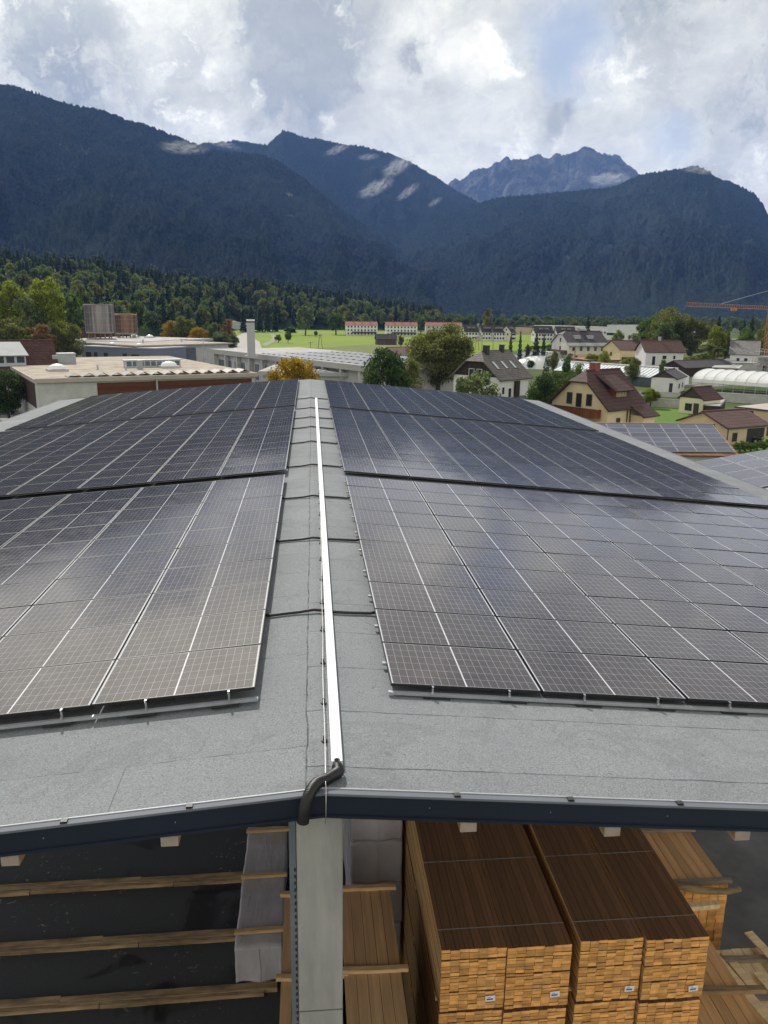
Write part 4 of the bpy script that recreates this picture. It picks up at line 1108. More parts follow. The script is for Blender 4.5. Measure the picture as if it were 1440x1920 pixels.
def house(name, label, A, B, C, ze, rise, wm, rm, hip=0., ov=.5, wins=(), chim=(), cat='house', group=None, gable=None, th=.22, fm=FRAMEW, pane=True, hipb=0., scl=(1, 1)):
    root, L, W_, sg = frame_px(name, label, cat, A, B, C, ze, group, .5, scl)
    D_ = (L, W_, sg, ov); x0, x1, y0, y1 = ov, L-ov, ov, W_-ov; ym = W_/2
    k = rise/(W_/2); zw = lambda y: ze + k*min(y, W_-y) - th*.6
    P5 = [(y0, -3.), (y1, -3.), (y1, zw(y1)), (ym, zw(ym)), (y0, zw(y0))]
    hipz = rise*hip
    def wall(xa, hp):
        if hp: 
            zc = ze+rise-hipz-th*.6; yy = (zc+th*.6-ze)/k
            return [(xa, sg*y, z) for y, z in [(y0, -3.), (y1, -3.), (y1, zw(y1)), (W_-yy, zc), (yy, zc), (y0, zw(y0))]]
        return [(xa, sg*y, z) for y, z in P5]
    wl = MB(); ga, gb = wall(x0, hip), wall(x1, hipb)
    wl.add(ga, [tuple(range(len(ga)))]).add(gb, [tuple(range(len(gb)))])
    for y in (y0, y1): wl.add([(x0, sg*y, -3.), (x1, sg*y, -3.), (x1, sg*y, zw(y)), (x0, sg*y, zw(y))], [(0, 1, 2, 3)])
    wl.build('wall', wm, root)
    # roof
    r_ = MB()
    hy = (rise-hipz)/k; hl_ = hipz/k*1.0 if hip else 0.; hl2 = hipz/k if hipb else 0.
    for side in (0, 1):
        Yf = (lambda y: sg*y) if side == 0 else (lambda y: sg*(W_-y))
        pts = [(0, Yf(0), ze), (L, Yf(0), ze)]
        if hipb: pts += [(L, Yf(hy), ze+rise-hipz), (L-hl2, Yf(ym), ze+rise)]
        else: pts += [(L, Yf(ym), ze+rise)]
        if hip: pts += [(hl_, Yf(ym), ze+rise), (0, Yf(hy), ze+rise-hipz)]
        else: pts += [(0, Yf(ym), ze+rise)]
        r_.slab(pts, th)
    if hip: r_.slab([(0, sg*hy, ze+rise-hipz), (0, sg*(W_-hy), ze+rise-hipz), (hl_, sg*ym, ze+rise)], th)
    if hipb: r_.slab([(L, sg*hy, ze+rise-hipz), (L, sg*(W_-hy), ze+rise-hipz), (L-hl2, sg*ym, ze+rise)], th)
    ro = r_.build('roof', rm, root)
    MB().bar((hl_, sg*ym, ze+rise+.02), (L-hl2, sg*ym, ze+rise+.02), .28, .14).build('ridge_tile', rm, ro)
    if gable is not None:
        zg = ze+.1; yy0 = max(y0, .1); pts = [q for q in wall(x0-.05, hip) if q[2] > 0]; lo = [(x0-.05, sg*y1, max(zg, zw(y1))), (x0-.05, sg*y0, max(zg, zw(y0)))]
        up_ = [q for q in pts]
        MB().add([(x0-.05, sg*y0, zw(y0)), (x0-.05, sg*y1, zw(y1))] + up_[1:-1], [tuple(range(len(up_)))]).build('gable_boarding', gable, root)
    for x, yq, s_, h_, m_ in chim:
        yv = yq*W_; zr_ = ze+k*min(yv, W_-yv)
        c_ = MB().box((x*L, sg*yv, zr_+h_/2-.3), (s_, s_, h_+.6)).build('chimney', m_, ro)
        MB().box((x*L, sg*yv, zr_+h_+.04), (s_+.16, s_+.16, .1)).build('chimney_cap', CONC, c_)
    for w in wins: window(root, D_, *w[:5], fm=w[5] if len(w) > 5 else fm, pane=pane)
    return root, D_, k
def flat_building(name, label, A, B, C, zt, wm, rm, ov=.5, fas=.6, fm=PALER, wins=(), cat='building', group=None, pane=False, sq=0., scl=(1, 1)):
    root, L, W_, sg = frame_px(name, label, cat, A, B, C, zt, group, sq, scl); D_ = (L, W_, sg, ov)
    ys_ = sorted((sg*ov, sg*(W_-ov)))
    MB().bx(ov, L-ov, ys_[0], ys_[1], -3., zt-fas-.002).build('wall', wm, root)
    yo = sorted((0, sg*W_))
    MB().bx(0, L, yo[0], yo[1], zt-fas, zt).build('fascia', fm, root)
    MB().bx(.25, L-.25, yo[0]+.25, yo[1]-.25, zt+.001, zt+.03).build('roof', rm, root)
    for w in wins: window(root, D_, *w[:5], pane=pane, pm=w[5] if len(w) > 5 else GLASS)
    return root, D_
def dome_light(root, x, y, z, r_):
    o = MB().box((x, y, z+.2), (2*r_+.2, 2*r_+.2, .4)).build('skylight_kerb', OFFW, root)
    MB().dome((x, y, z+.4), r_, r_, r_*.55).build('skylight_dome', ACRYL, o, smooth=True)

# -- workshop with the gravel roof at the left
ws, D_ = flat_building('workshop', 'long workshop with beige gravel flat roof, white wall and brown boarding', (63, 711), (22, 672), (478, 698), 8., OFFW, GRAVR, .5, .62, mat('cream_fascia', (.38, .34, .30), .8, .1, .5), sq=.45)
L, W_, sg, ov = D_
MB().bx(L*.255, L-1.1, sg*(ov-.06) if sg > 0 else sg*ov-.001, sg*ov+.001 if sg > 0 else sg*(ov-.06), 2., 7.1).build('timber_panel', BROWNW, ws)
MB().bx(L*.51, L*.516, -.0 if sg > 0 else -.6, .6 if sg > 0 else 0, 1, 7.3).build('downpipe', ALU, ws)
for s0, s1 in ((.06, .46), (.52, .97)):
    MB().bx(ov-.05, ov+.01, min(sg*W_*s0, sg*W_*s1), max(sg*W_*s0, sg*W_*s1), 3.2, 7.2).build('timber_panel', DKWOOD, ws)
for fx, fy, r_ in ((.16, .28, 1.5), (.70, .30, 1.5)): dome_light(ws, fx*L, sg*fy*W_, 8.03, r_)
MB().box((L*.27, sg*W_*.62, 8.9), (4.2, 3.4, 1.7)).build('vent_unit', METALR, ws)
MB().box((L*.27+.6, sg*W_*.62, 9.9), (3.2, 3.0, .3)).build('vent_unit_cap', METALR, ws)
MB().bx(L*.50, L*.78, sg*W_*.36-.9, sg*W_*.36+.9, 8.03, 9.3).build('rooflight_strip', PALEBL, ws)
for i in range(9): MB().box((L*(.517+.0306*i), sg*(W_*.36)-.92, 8.72), (.85, .05, .8)).build('pane', GLASSB, ws)
MB().bx(L*.49, L*.79, sg*W_*.36-1.1, sg*W_*.36+1.1, 9.302, 9.42).build('rooflight_cap', METALR, ws)
MB().box((L*.545, sg*W_*.28, 8.8), (.9, .9, 1.6)).build('vent_box', GREYW, ws)
for fx, fy in ((.09, .75), (.05, .9), (.35, .3), (.45, .2), (.12, .93)):
    MB().cyl((L*fx, sg*W_*fy, 8.), .16, .9, 8).build('vent_pipe', ALU, ws)
st = MB()                                                # ballasted zig-zag modules along the front edge
nz = 14
for i in range(nz):
    xa = L*.14 + (L*.97-L*.14)*i/nz; xb = L*.14 + (L*.97-L*.14)*(i+1)/nz; xm = (xa+xb)/2
    for p, q, za, zb in ((xa, xm, 8.12, 8.62), (xm, xb, 8.62, 8.12)):
        st.slab([(p+.03, sg*.9, za), (q-.03, sg*.9, zb), (q-.03, sg*4.3, zb), (p+.03, sg*4.3, za)], .05)
st.build('zigzag_modules', mat('pale_module', (.30, .285, .26), .5, .15, .5, spec=.3), ws)

# -- factory behind
f1, D_ = flat_building('factory_wing', 'pale blue flat factory wing with tall dark windows, left of the grey wing', (100, 637), (110, 631), (262, 641), 7.2, PALEBL, PALER, .3, .35, PALEBL,
    [('f', s, 3.6, 1.3, 3.0) for s in (.44, .52, .62, .70)])
f2, D_ = flat_building('factory_wing', 'dark blue grey clad flat factory wing with horizontal bands', (150, 648), (240, 637), (290, 653), 6.4, BLUEG, PALER, .2, .3, GREYW, scl=(1, .3), wins=
    [('f', .10, 3.6, 2.2, 1.6), ('f', .20, 3.6, 1.4, 1.6), ('f', .60, 3.6, 1.6, 1.5), ('f', .74, 3., 3.0, 2.4), ('f', .34, 3.8, 1.6, 1.2)])
for q in (.25, .62): dome_light(f2, D_[0]*q, D_[2]*D_[1]*.4, 6.43, 1.2)
f3, D_ = flat_building('factory_hall', 'white factory hall with two large gridded glass doors and thin beige roof', (253, 648), (262, 640), (437, 643), 7., OFFW, GRAVR, 1.2, .35, GREYR)
for s in (.30, .52):
    window(f3, D_, 'f', s, 3.5, 7.6, 4.6, FRAMED, GLASSB, 'glass_door', True, 5)
for q in (.02, .12): MB().cyl((D_[0]*(.3+q*4), D_[2]*D_[1]*.5, 7.), .3, 1.1, 8).build('vent_pipe', OFFW, f3)
f4, D_ = flat_building('factory_hall', 'low brown fronted flat hall with two white skylights, farthest back by the silos', (197, 632), (206, 629.5), (348, 637), 6.2, BROWNW, GREYR, .2, .8, GREYW)
for q in (.22, .42): dome_light(f4, D_[0]*q, D_[2]*D_[1]*.4, 6.23, 1.6)
# long white hall with solar roof
lh, D_ = flat_building('long_hall', 'very long white hall with pale solar roof and columns along its recessed front', (683, 686), (688, 671), (392, 654), 7.5, OFFW, PALER, 1.6, 1.25, mat('hall_fascia', (.38, .375, .36), .8, .08, .4))
L, W_, sg, ov = D_
for i in range(11):
    MB().box((L*(.03+.094*i), sg*.7, 2.), (.7, .9, 8.4)).build('column', OFFW, lh)
for i in range(9):
    window(lh, D_, 'f', .50+.055*i if i < 5 else .50+.055*i, 2.6, 2.6, 4.4, FRAMEW, GLASSB, 'window', True, 2)
window(lh, D_, 'f', .955, 3.2, 4.2, 3.0, FRAMED, GLASSB, 'loading_door', False)
SOLT = mat('far_module', (.20, .205, .22), .45, .12, .3, spec=.3)
for j in range(4):
    zg = MB(); n_ = 34
    for i in range(n_):
        xa, xb = L*.02+L*.62*i/n_, L*.02+L*.62*(i+1)/n_
        za, zb = (7.56, 7.74) if i % 2 == 0 else (7.74, 7.56)
        zg.slab([(xa, sg*(2+j*W_*.235), za), (xb-.04, sg*(2+j*W_*.235), zb), (xb-.04, sg*(2+j*W_*.235+W_*.19), zb), (xa, sg*(2+j*W_*.235+W_*.19), za)], .06)
    zg.build('zigzag_modules', SOLT, lh)
ch_p = atd(471, 650, 205)
chm = thing('factory_chimney', 'tall square metal chimney with white cap rising from the long hall', 'chimney', (ch_p[0], ch_p[1], 4.), .1)
MB().bx(-.95, .95, -.95, .95, -.3, 8.0).build('shaft', mat('chimney_cladding', (.36, .37, .38), .55, .06, .8), chm)
MB().bx(-.8, .8, -.8, .8, 8.0, 8.35).build('gap', RUBBER, chm); MB().bx(-1., 1., -1., 1., 8.35, 8.75).build('cap', FRAMEW, chm)
MB().box((0, 0, -.2), (3., 3., .5)).build('kerb', PALER, chm)
lh2, D_ = flat_building('low_hall', 'lower white hall with solar roof in front of the long hall', (684, 699), (686, 684), (484, 696), 5.5, OFFW, PALER, .8, .9, mat('hall_fascia', (.38, .375, .36)))
L, W_, sg, ov = D_
for j in range(2):
    zg = MB(); n_ = 22
    for i in range(n_):
        xa, xb = L*.03+L*.7*i/n_, L*.03+L*.7*(i+1)/n_
        za, zb = (5.56, 5.74) if i % 2 == 0 else (5.74, 5.56)
        zg.slab([(xa, sg*W_*(.06+.45*j), za), (xb-.04, sg*W_*(.06+.45*j), zb), (xb-.04, sg*W_*(.42+.45*j), zb), (xa, sg*W_*(.42+.45*j), za)], .06)
    zg.build('zigzag_modules', SOLT, lh2)

# -- brown roofed house at the far left
bh, D_, k = house('old_house', 'big brown roofed house at the left edge with pale metal dormer roof', (-190, 160, 0), (25, 13), None, 6., 6.4, WHITE, TILE_BR, 0., .3, hipb=.6)
L, W_, sg, ov = D_
MB().slab([(L*.50, W_*.10, 9.9), (L*.795, W_*.10, 9.9), (L*.76, W_*.40, 12.2), (L*.50, W_*.40, 12.2)], .15).build('dormer_roof', METALR, bh)
dm = MB().bx(L*.51, L*.775, W_*.15, W_*.34, 7.2, 9.9).build('dormer', PALEBL, bh)
for q in (.53, .60, .67, .74): MB().box((L*q, W_*.15-.03, 9.1), (1.3, .1, 1.1)).build('window', GLASS, bh)

# -- silos
def silo(px0, px1, pyt, pyb, dist, label, m, legs):
    p = atd((px0+px1)/2, pyb, dist); r_ = (px1-px0)/2/F*dist
    zt = atd((px0+px1)/2, pyt, dist)[2]
    o = thing('silo', label, 'silo', (p[0], p[1], G), 0, 'silos by the forest')
    zb = p[2]-G; zt = zt-G
    b = MB()
    nst = 26
    for i in range(nst):                                   # vertical staves with narrow gaps
        a = 2*math.pi*i/nst; wv = 2*math.pi*r_/nst
        b.box((r_*math.cos(a), r_*math.sin(a), (zb+zt)/2), (.10, wv*.97, zt-zb), a)
    b.build('drum', m, o)
    for z in np.linspace(zb+.3, zt-.3, 5): MB().tube([(r_*1.03*math.cos(t), r_*1.03*math.sin(t), z) for t in np.linspace(0, 6.283, 25)], .03, 4, caps=False).build('hoop', STEEL, o)
    MB().cyl((0, 0, zt), r_*1.05, .35, 24, r_*.96).build('rim', FRAMED if legs else OLDB, o)
    MB().cyl((0, 0, zt-.6), r_*.97, .5, 24).build('lid', GREYR, o)
    MB().cyl((0, 0, zb-.5), r_*.98, .6, 24).build('floor', CONC, o)
    for i in range(7):
        a = 2*math.pi*i/7
        MB().bar((r_*.8*math.cos(a), r_*.8*math.sin(a), -.2), (r_*.8*math.cos(a), r_*.8*math.sin(a), zb-.4), .45).build('leg', OLDB, o)
    b = MB()
    for s in (-.25, .25): b.bar((r_*1.08, s, 0), (r_*1.08, s, zt+1.), .06)
    for i in range(int(zt/.6)): b.bar((r_*1.08, -.25, i*.6), (r_*1.08, .25, i*.6), .04)
    b.build('ladder', STEEL, o)
    return o
SILOA = mat('grey_staves', (.17, .15, .145), .85, .3, .7, stretch=(1.5, 1.5, .15), tint=(.26, .235, .23), isl=.5)
SILOB = mat('rusty_staves', (.16, .085, .05), .85, .4, .9, stretch=(1.5, 1.5, .12), tint=(.22, .13, .085), isl=.5)
silo(164, 211, 572, 622, 330, 'tall grey weathered silo on legs, taller of the two', SILOA, True)
silo(219, 255, 590, 624, 345, 'shorter rusty brown silo on legs', SILOB, False)
house('shed', 'small brown shed with pale roof beside the tall silo', (166, 607), (149, 606), (178, 605), 9, 2.5, BROWNW, ETERN, 0, .2, cat='shed')
# barns beyond
for i, (A, B, C, ze, ri, wm, rm, lab) in enumerate([
    ((308, 613), (268, 612), (330, 609), 5, 3.0, DKWOOD, METALR, 'far dark barn with pale metal roof, seen gable on'),
    ((340, 611), (318, 610), (352, 607), 5, 4.2, OFFW, TILE_OR, 'far pale barn with orange roof behind the round tree'),
    ((410, 608), (410, 605), (372, 607), 6, 2.0, OFFW, PALER, 'far long pale barn behind the bushes')]):
    house('barn', lab, A, B, C, ze, ri, wm, rm, 0, .3, cat='barn')
# field barn
house('field_barn', 'old weathered wooden barn standing alone in the green field', (706, 465, 10), (12.5, 7), None, 3.3, 2.8, LOGW, mat_tiles('barn_shingles', (.10, .085, .075), .3), 0, .5, cat='barn')
house('shed', 'small brown roofed shed between the dark tree and the walnut, left one', (750, 668), (741, 664), (763, 664), 2.5, 3., LOGW, TILE_BR2, 0, .3, cat='shed')
house('shed', 'small brown roofed shed between the dark tree and the walnut, right one', (778, 668), (765, 668), (792, 662), 2.5, 3., LOGW, TILE_BR2, 0, .3, cat='shed')

# -- apartment blocks and far houses beyond the field
def rowwins(n_, zs, w=1.1, h=1.3, side='f'): return [(side, (i+.7)/(n_+.4), z, w, h) for z in zs for i in range(n_)]
for px, lab in ((652, 'white apartment block with red roof at the field edge, left one of two'), (727, 'white apartment block with red roof at the field edge, right one of two')):
    a, D_, k = house('apartment_block', lab, (px-4, 640, 4), (25.5, 11), None, 8., 3.0, WHITE, TILE_RED, 0, .3, rowwins(9, (1.6, 4.3, 6.9)) + rowwins(2, (4.3, 6.9), side='g'), [(q, .5, .7, 1.2, TILE_RED) for q in (.25, .5, .75)], 'building', 'apartment blocks beyond the field', pane=False)
    MB().bx(D_[0]*.2, D_[0]*.95, min(D_[2]*-1.4, D_[2]*.3), max(D_[2]*-1.4, D_[2]*.3), 2.2, 3.2).build('balcony', FRAMED, a)
house('apartment_block', 'pale apartment block with red roof half hidden behind the walnut crown', (798, 660, 4), (30, 11), None, 8., 3.0, OFFW, TILE_RED, 0, .3, rowwins(8, (4.3, 6.9)), [(.5, .5, .7, 1.2, TILE_RED)], 'building', 'apartment blocks beyond the field', pane=False)
for i, (px, w, lab, wm) in enumerate([
    (872, 24, 'white far house with dark roof just right of the walnut crown', WHITE), (904, 22, 'white far house with dark roof, left of a joined pair', WHITE), (925, 22, 'white far house with dark roof, right of a joined pair', WHITE),
    (961, 14, 'cream far house with dark roof, seen gable on, before the gap', mat('pale_cream', (.66, .62, .53), .85, .07, .5)), (1004, 32, 'white far house with wide dark roof behind the two firs', WHITE), (1046, 32, 'white far house with wide dark roof behind the old villa', WHITE)]):
    d = 0
    a, D_, k = house('far_house', lab, (px, 570, 18 if w > 15 else 60), (w*.40+1, 9.5), None, 5.6, 4.8, wm, TILE_DK, 0, .4, rowwins(4 if w < 30 else 6, (1.7, 4.5), 1.2, 1.3) + [('g', .35, 4.5, 1.1, 1.3), ('g', .65, 4.5, 1.1, 1.3), ('g', .5, 7.6, 1., 1.1)], [], 'house', 'white houses beyond the field', pane=False)
    for q in (.36, .66):
        MB().box((D_[0]*q, D_[2]*D_[1]*.22, 8.6), (2.4, 2.0, 1.1)).build('dormer', ETERN, a)
# -- white house with weathered tile roof
wh, D_, k = house('white_house', 'white house with weathered brown grey half hipped tile roof and two black chimneys', (938, 714), (833, 707), (1012, 709), 6.0, 5.3, WHITE, TILE_GR, .36, .75,
    [('g', .43, 6.9, 1.35, 2.0), ('g', .60, 6.9, 1.35, 2.0), ('f', .14, 3.9, 1.0, 1.5), ('f', .36, 3.4, 1.2, 1.9), ('f', .2, 1., 1., 1.2), ('g', .3, 3., 1.2, 1.5), ('g', .7, 3., 1.2, 1.5)],
    [(.26, .46, 1.0, 1.5, RUBBER), (.74, .48, .8, 1.3, RUBBER)], gable=DKWOOD)
L, W_, sg, ov = D_
def roof_window(root, D_, k, ze, x, yq, w, l, m=ACRYL):
    L, W_, sg, ov = D_; y0, y1 = yq*W_-l/2, yq*W_+l/2
    f = MB().slab([(x-w/2, sg*y0, ze+k*y0+.12), (x+w/2, sg*y0, ze+k*y0+.12), (x+w/2, sg*y1, ze+k*y1+.12), (x-w/2, sg*y1, ze+k*y1+.12)], .1).build('roof_window', FRAMED, root)
    MB().slab([(x-w/2+.1, sg*(y0+.08), ze+k*(y0+.08)+.14), (x+w/2-.1, sg*(y0+.08), ze+k*(y0+.08)+.14), (x+w/2-.1, sg*(y1-.08), ze+k*(y1-.08)+.14), (x-w/2+.1, sg*(y1-.08), ze+k*(y1-.08)+.14)], .03).build('pane', mat('sky_glass', (.42, .46, .5), .1, .05, 1, spec=.8), f)
for q in (.22, .47, .72): roof_window(wh, D_, k, 6.0, L*q, .24, .95, 1.7)
MB().bx(L*.50, L*.62, min(sg*(ov-.5), sg*ov), max(sg*(ov-.5), sg*ov), 2.5, 5.6).build('wood_bay', DKWOOD, wh)
cn = MB()
for i in range(7):
    t0, t1 = math.pi*.05+math.pi*.45*i/7, math.pi*.05+math.pi*.45*(i+1)/7
    cn.slab([(L*.48, sg*(ov-1.6*math.sin(t0)), 1.6+1.0*math.cos(t0)), (L*.80, sg*(ov-1.6*math.sin(t0)), 1.6+1.0*math.cos(t0)), (L*.80, sg*(ov-1.6*math.sin(t1)), 1.6+1.0*math.cos(t1)), (L*.48, sg*(ov-1.6*math.sin(t1)), 1.6+1.0*math.cos(t1))], .05)
cn.build('door_canopy', mat('dark_canopy', (.05, .055, .07), .35, .1, 1), wh)
MB().bx(L*.97, L*.985, min(sg*.2, sg*.45), max(sg*.2, sg*.45), 0, 6).build('downpipe', ALU, wh)

# -- yellow house with brown roof
yh, D_, k = house('yellow_house', 'cream yellow house with dark brown half hipped roof, red dormer and wooden balcony', (1142, 771), (1026, 751), (1211, 756), 5.3, 5.3, CREAM, TILE_BR, .30, .7,
    [('g', .33, 6.45, 1.0, 1.7, FRAMED), ('g', .51, 6.3, 1.0, 2.0, FRAMED), ('g', .68, 6.45, 1.0, 1.7, FRAMED), ('g', .36, 2.6, 1.1, 1.5, FRAMED), ('f', .30, 3.2, .9, 1.7, FRAMED), ('f', .85, 3.2, .9, 1.5, FRAMED)],
    [(.42, .53, 1.15, 1.3, mat('brick_chimney', (.24, .075, .055), .85, .2, 3))], fm=FRAMED, scl=(.70, .80))
L, W_, sg, ov = D_
b = yo = None
def sy(a, b_): return (min(sg*a, sg*b_), max(sg*a, sg*b_))
bal = MB().bx(ov-1.35, ov-1.25, *sy(W_*.16, W_*.88), 4.0, 5.25).bx(ov-1.25, ov, *sy(W_*.16, W_*.17), 4.0, 5.25).bx(ov-1.25, ov, *sy(W_*.87, W_*.88), 4.0, 5.25).build('balcony', BALC, yh)
MB().bx(ov-1.4, ov-1.2, *sy(W_*.15, W_*.89), 5.252, 5.36).build('handrail', FRAMED, bal)
MB().bx(ov-1.35, ov, *sy(W_*.16, W_*.88), 3.85, 3.998).build('balcony_floor', OLDB, bal)
dr = MB().slab([(L*.30, sg*W_*.10, 7.85), (L*.74, sg*W_*.10, 7.85), (L*.74, sg*W_*.5, 10.45), (L*.30, sg*W_*.5, 10.45)], .2).build('dormer_roof', TILE_BR, yh)
dm = MB().bx(L*.36, L*.70, *sy(W_*.16, W_*.46), 5.8, 8.0).build('dormer', mat_boards('red_dormer_boards', (.17, .05, .028), (.10, .03, .02), 0, .2, .25, stretch=(3, 3, .5)), yh)
wf = MB().bx(L*.40, L*.64, *sy(W_*.155, W_*.162), 6.6, 7.8).build('window', mat('yellow_frame', (.45, .33, .14), .6, .1, 2), dm)
for q in (.425, .505, .585): MB().bx(L*q, L*(q+.05), *sy(W_*.149, W_*.154), 6.7, 7.7).build('pane', mat('curtained_glass', (.30, .27, .2), .3, .2, 2), wf)
MB().bx(L*.62, L*.90, *sy(-1.6, ov), -2., 4.3).build('bay', CREAM, yh)
MB().slab([(L*.56, sg*-2.1, 4.3), (L*.97, sg*-2.1, 4.3), (L*.97, sg*.4, 5.75), (L*.56, sg*.4, 5.75)], .2).build('bay_roof', TILE_BR, yh)
for q in (.60, .53): MB().cyl((L*q, sg*(ov-.12), -2), .07, 7, 8).build('downpipe', FRAMED, yh)

# -- villa and farm houses in the middle distance
vi, D_, k = house('villa', 'old two storey villa with steep dark roof and lower balcony, left of the brown roofs', (1066, 645), (1038, 642), (1139, 645), 6.6, 5.2, mat('villa_render', (.60, .58, .54), .85, .08, .4), TILE_DK, .3, .5, rowwins(5, (4.6,), 1.2, 1.7) + rowwins(3, (1.3,), 1.1, 1.1) + [('g', .5, 8., 1.2, 1.6), ('g', .5, 4.6, 1.2, 1.7)], [(.45, .5, .9, 1.0, CONC)], pane=False)
L, W_, sg, ov = D_
MB().slab([(-.8, sg*-1.2, 5.9), (L+.5, sg*-1.2, 5.9), (L+.5, sg*.6, 7.1), (-.8, sg*.6, 7.1)], .15).build('metal_awning', METALR, vi)
MB().bx(-.9, .4, *sy(W_*.1, W_*.9), 2.4, 3.9).build('balcony', FRAMED, vi)
MB().bx(ov-.02, L*.9, *sy(ov-.05, ov+.3), -2, 2.4).build('plinth', BEIGE, vi)
for q in (.3, .62): MB().box((L*q, sg*W_*.25, 9.3), (2.6, 2.2, 1.4)).build('dormer', METALR, vi)
MB().box((L*.55, sg*W_*.5, 12.2), (3.4, 1.6, .7)).build('roof_hatch', METALR, vi)
fh, D_, k = house('farm_house', 'white house with wide rust brown gable roof and tall stair window', (1209, 660), (1186, 657), (1288, 661), 6.0, 4.0, mat('white_slats', (.64, .64, .63), .8, .06, 1.5, stretch=(8, 8, .1)), TILE_BR2, 0, .7,
    [('f', .22, 3.0, 1.3, 3.2), ('f', .50, 4.2, 1.6, 1.4), ('f', .76, 4.2, 1.0, 1.4), ('f', .45, 1., 2.2, 1.4), ('f', .7, 1., 2., 1.4)], [(.48, .5, .8, 1.1, CONC)], pane=True)
L, W_, sg, ov = D_
fw_, D2, k = house('house_wing', 'cream house with lower brown roof and balcony, joined left of the white slatted house', (1163, 656), (1150, 653), (1201, 655), 5.4, 3.4, CREAM, TILE_BR2, 0, .5, [('f', .72, 3.4, 1.1, 1.6), ('g', .5, 3.5, 1.2, 1.5)], [], pane=False)
MB().bx(D2[0]*.1, D2[0]*.95, *sorted((D2[2]*-.8, D2[2]*.4)), 1.4, 2.6).build('balcony', FRAMED, fw_)
house('barn', 'low brown roofed barn behind the cream wing, between villa and farm house', (1140, 653), (1136, 650), (1165, 653), 4.5, 3.2, DKWOOD, TILE_BR2, 0, .3, cat='barn')
flat_building('carport', 'low rust roofed open carport in front of the villa', (1100, 675), (1100, 671), (1165, 675), 2.6, OLDB, TILE_RED, .4, .3, FRAMED)
rh, D_, k = house('grey_roof_house', 'white house with plain grey slate roof left of the crane', (1366, 664), (1358, 660), (1425, 666), 5., 4.8, WHITE, ETERN, 0, .6, [('f', .3, 3., 1., 1.3), ('f', .58, 3., 1.1, 1.3)], [], pane=False)
flat_building('annex', 'low annex with pale lean-to roof below the grey roofed house', (1378, 680), (1378, 675), (1425, 681), 2.6, OFFW, PALER, .3, .2, GREYR)
# far flat white buildings
for i, (A, B, C, z, lab) in enumerate([((1112, 613), (1112, 611), (1146, 613), 9, 'far white flat roofed hall beyond the villa, lower one'), ((1138, 609), (1138, 608), (1158, 609.5), 12, 'far white flat roofed block beyond the villa, taller one'), ((1165, 616), (1165, 614), (1190, 617), 7, 'far pale blue hall right of the white block')]):
    flat_building('far_hall', lab, A, B, C, z, WHITE if i < 2 else PALEBL, PALER, .2, .5, WHITE, rowwins(5, (z*.5,), 2, 1.6))
flat_building('far_hall', 'far brown long hall between the villa roof and the big trees', (1065, 614), (1065, 612), (1110, 614), 7, BEIGE, TILE_DK, .3, 1.0, TILE_DK)
# small white cabin and dome tent
flat_building('site_cabin', 'small white site cabin beside the dark conifers', (994, 659), (994, 657), (1022, 661), 3., WHITE, PALER, .1, .3, OFFW, [('f', .3, 1.8, 1.6, .9)])
p = atz(1012, 690, G)
tn = thing('dome_tent', 'low white domed tarpaulin tent right of the white house roof', 'tent', (p[0], p[1], G), .2)
MB().dome((0, 0, 0), 10., 7., 4.4, 20, 7).build('cover', mat('white_tarp', (.80, .80, .79), .5, .05, .3, bump=.1, bscale=.8), tn, smooth=True)
hp = MB()
for i in range(6): hp.tube([(10.05*math.cos(t)*math.cos(i*.52), 7.05*math.cos(t)*math.sin(i*.52), 4.43*math.sin(t)) for t in np.linspace(.05, 3.09, 15)], .05, 4)
hp.build('hoop', OFFW, tn)
# glass house with long white roof
r1, r2 = atz(1066, 678, G+4.6), atz(1270, 691.5, G+4.6)
ang = math.atan2(r2[1]-r1[1], r2[0]-r1[0]); Lg = math.hypot(*(r2-r1)[:2])
gh = thing('greenhouse', 'long pale greenhouse with ridged glass roof behind the yellow house', 'greenhouse', (r1[0], r1[1], G), ang)
GHR = mat('greenhouse_glass', (.74, .77, .78), .35, .08, .15)
for s, nm in ((-1, 'near'), (1, 'far')):
    MB().slab([(0, 0, 4.6), (Lg, 0, 4.6), (Lg, s*7, 2.3), (0, s*7, 2.3)], .08).build('roof', GHR, gh)
    b = MB()
    for i in range(int(Lg/1.2)+1): b.bar((i*1.2, 0, 4.66), (i*1.2, s*7, 2.36), .09)
    b.build('glazing_bars', ALU, gh)
    MB().bx(0, Lg, min(s*6.8, s*6.9), max(s*6.8, s*6.9), 0, 2.3).build('side_wall', GLASSB, gh)
MB().bx(-.1, Lg+.1, -.45, .45, 4.62, 4.85).build('ridge_vent', FRAMEW, gh)
for x in (0, Lg): MB().add([(x, -6.9, 0), (x, 6.9, 0), (x, 6.9, 2.3), (x, 0, 4.55), (x, -6.9, 2.3)], [(0, 1, 2, 3, 4)]).build('end_wall', GHR, gh)
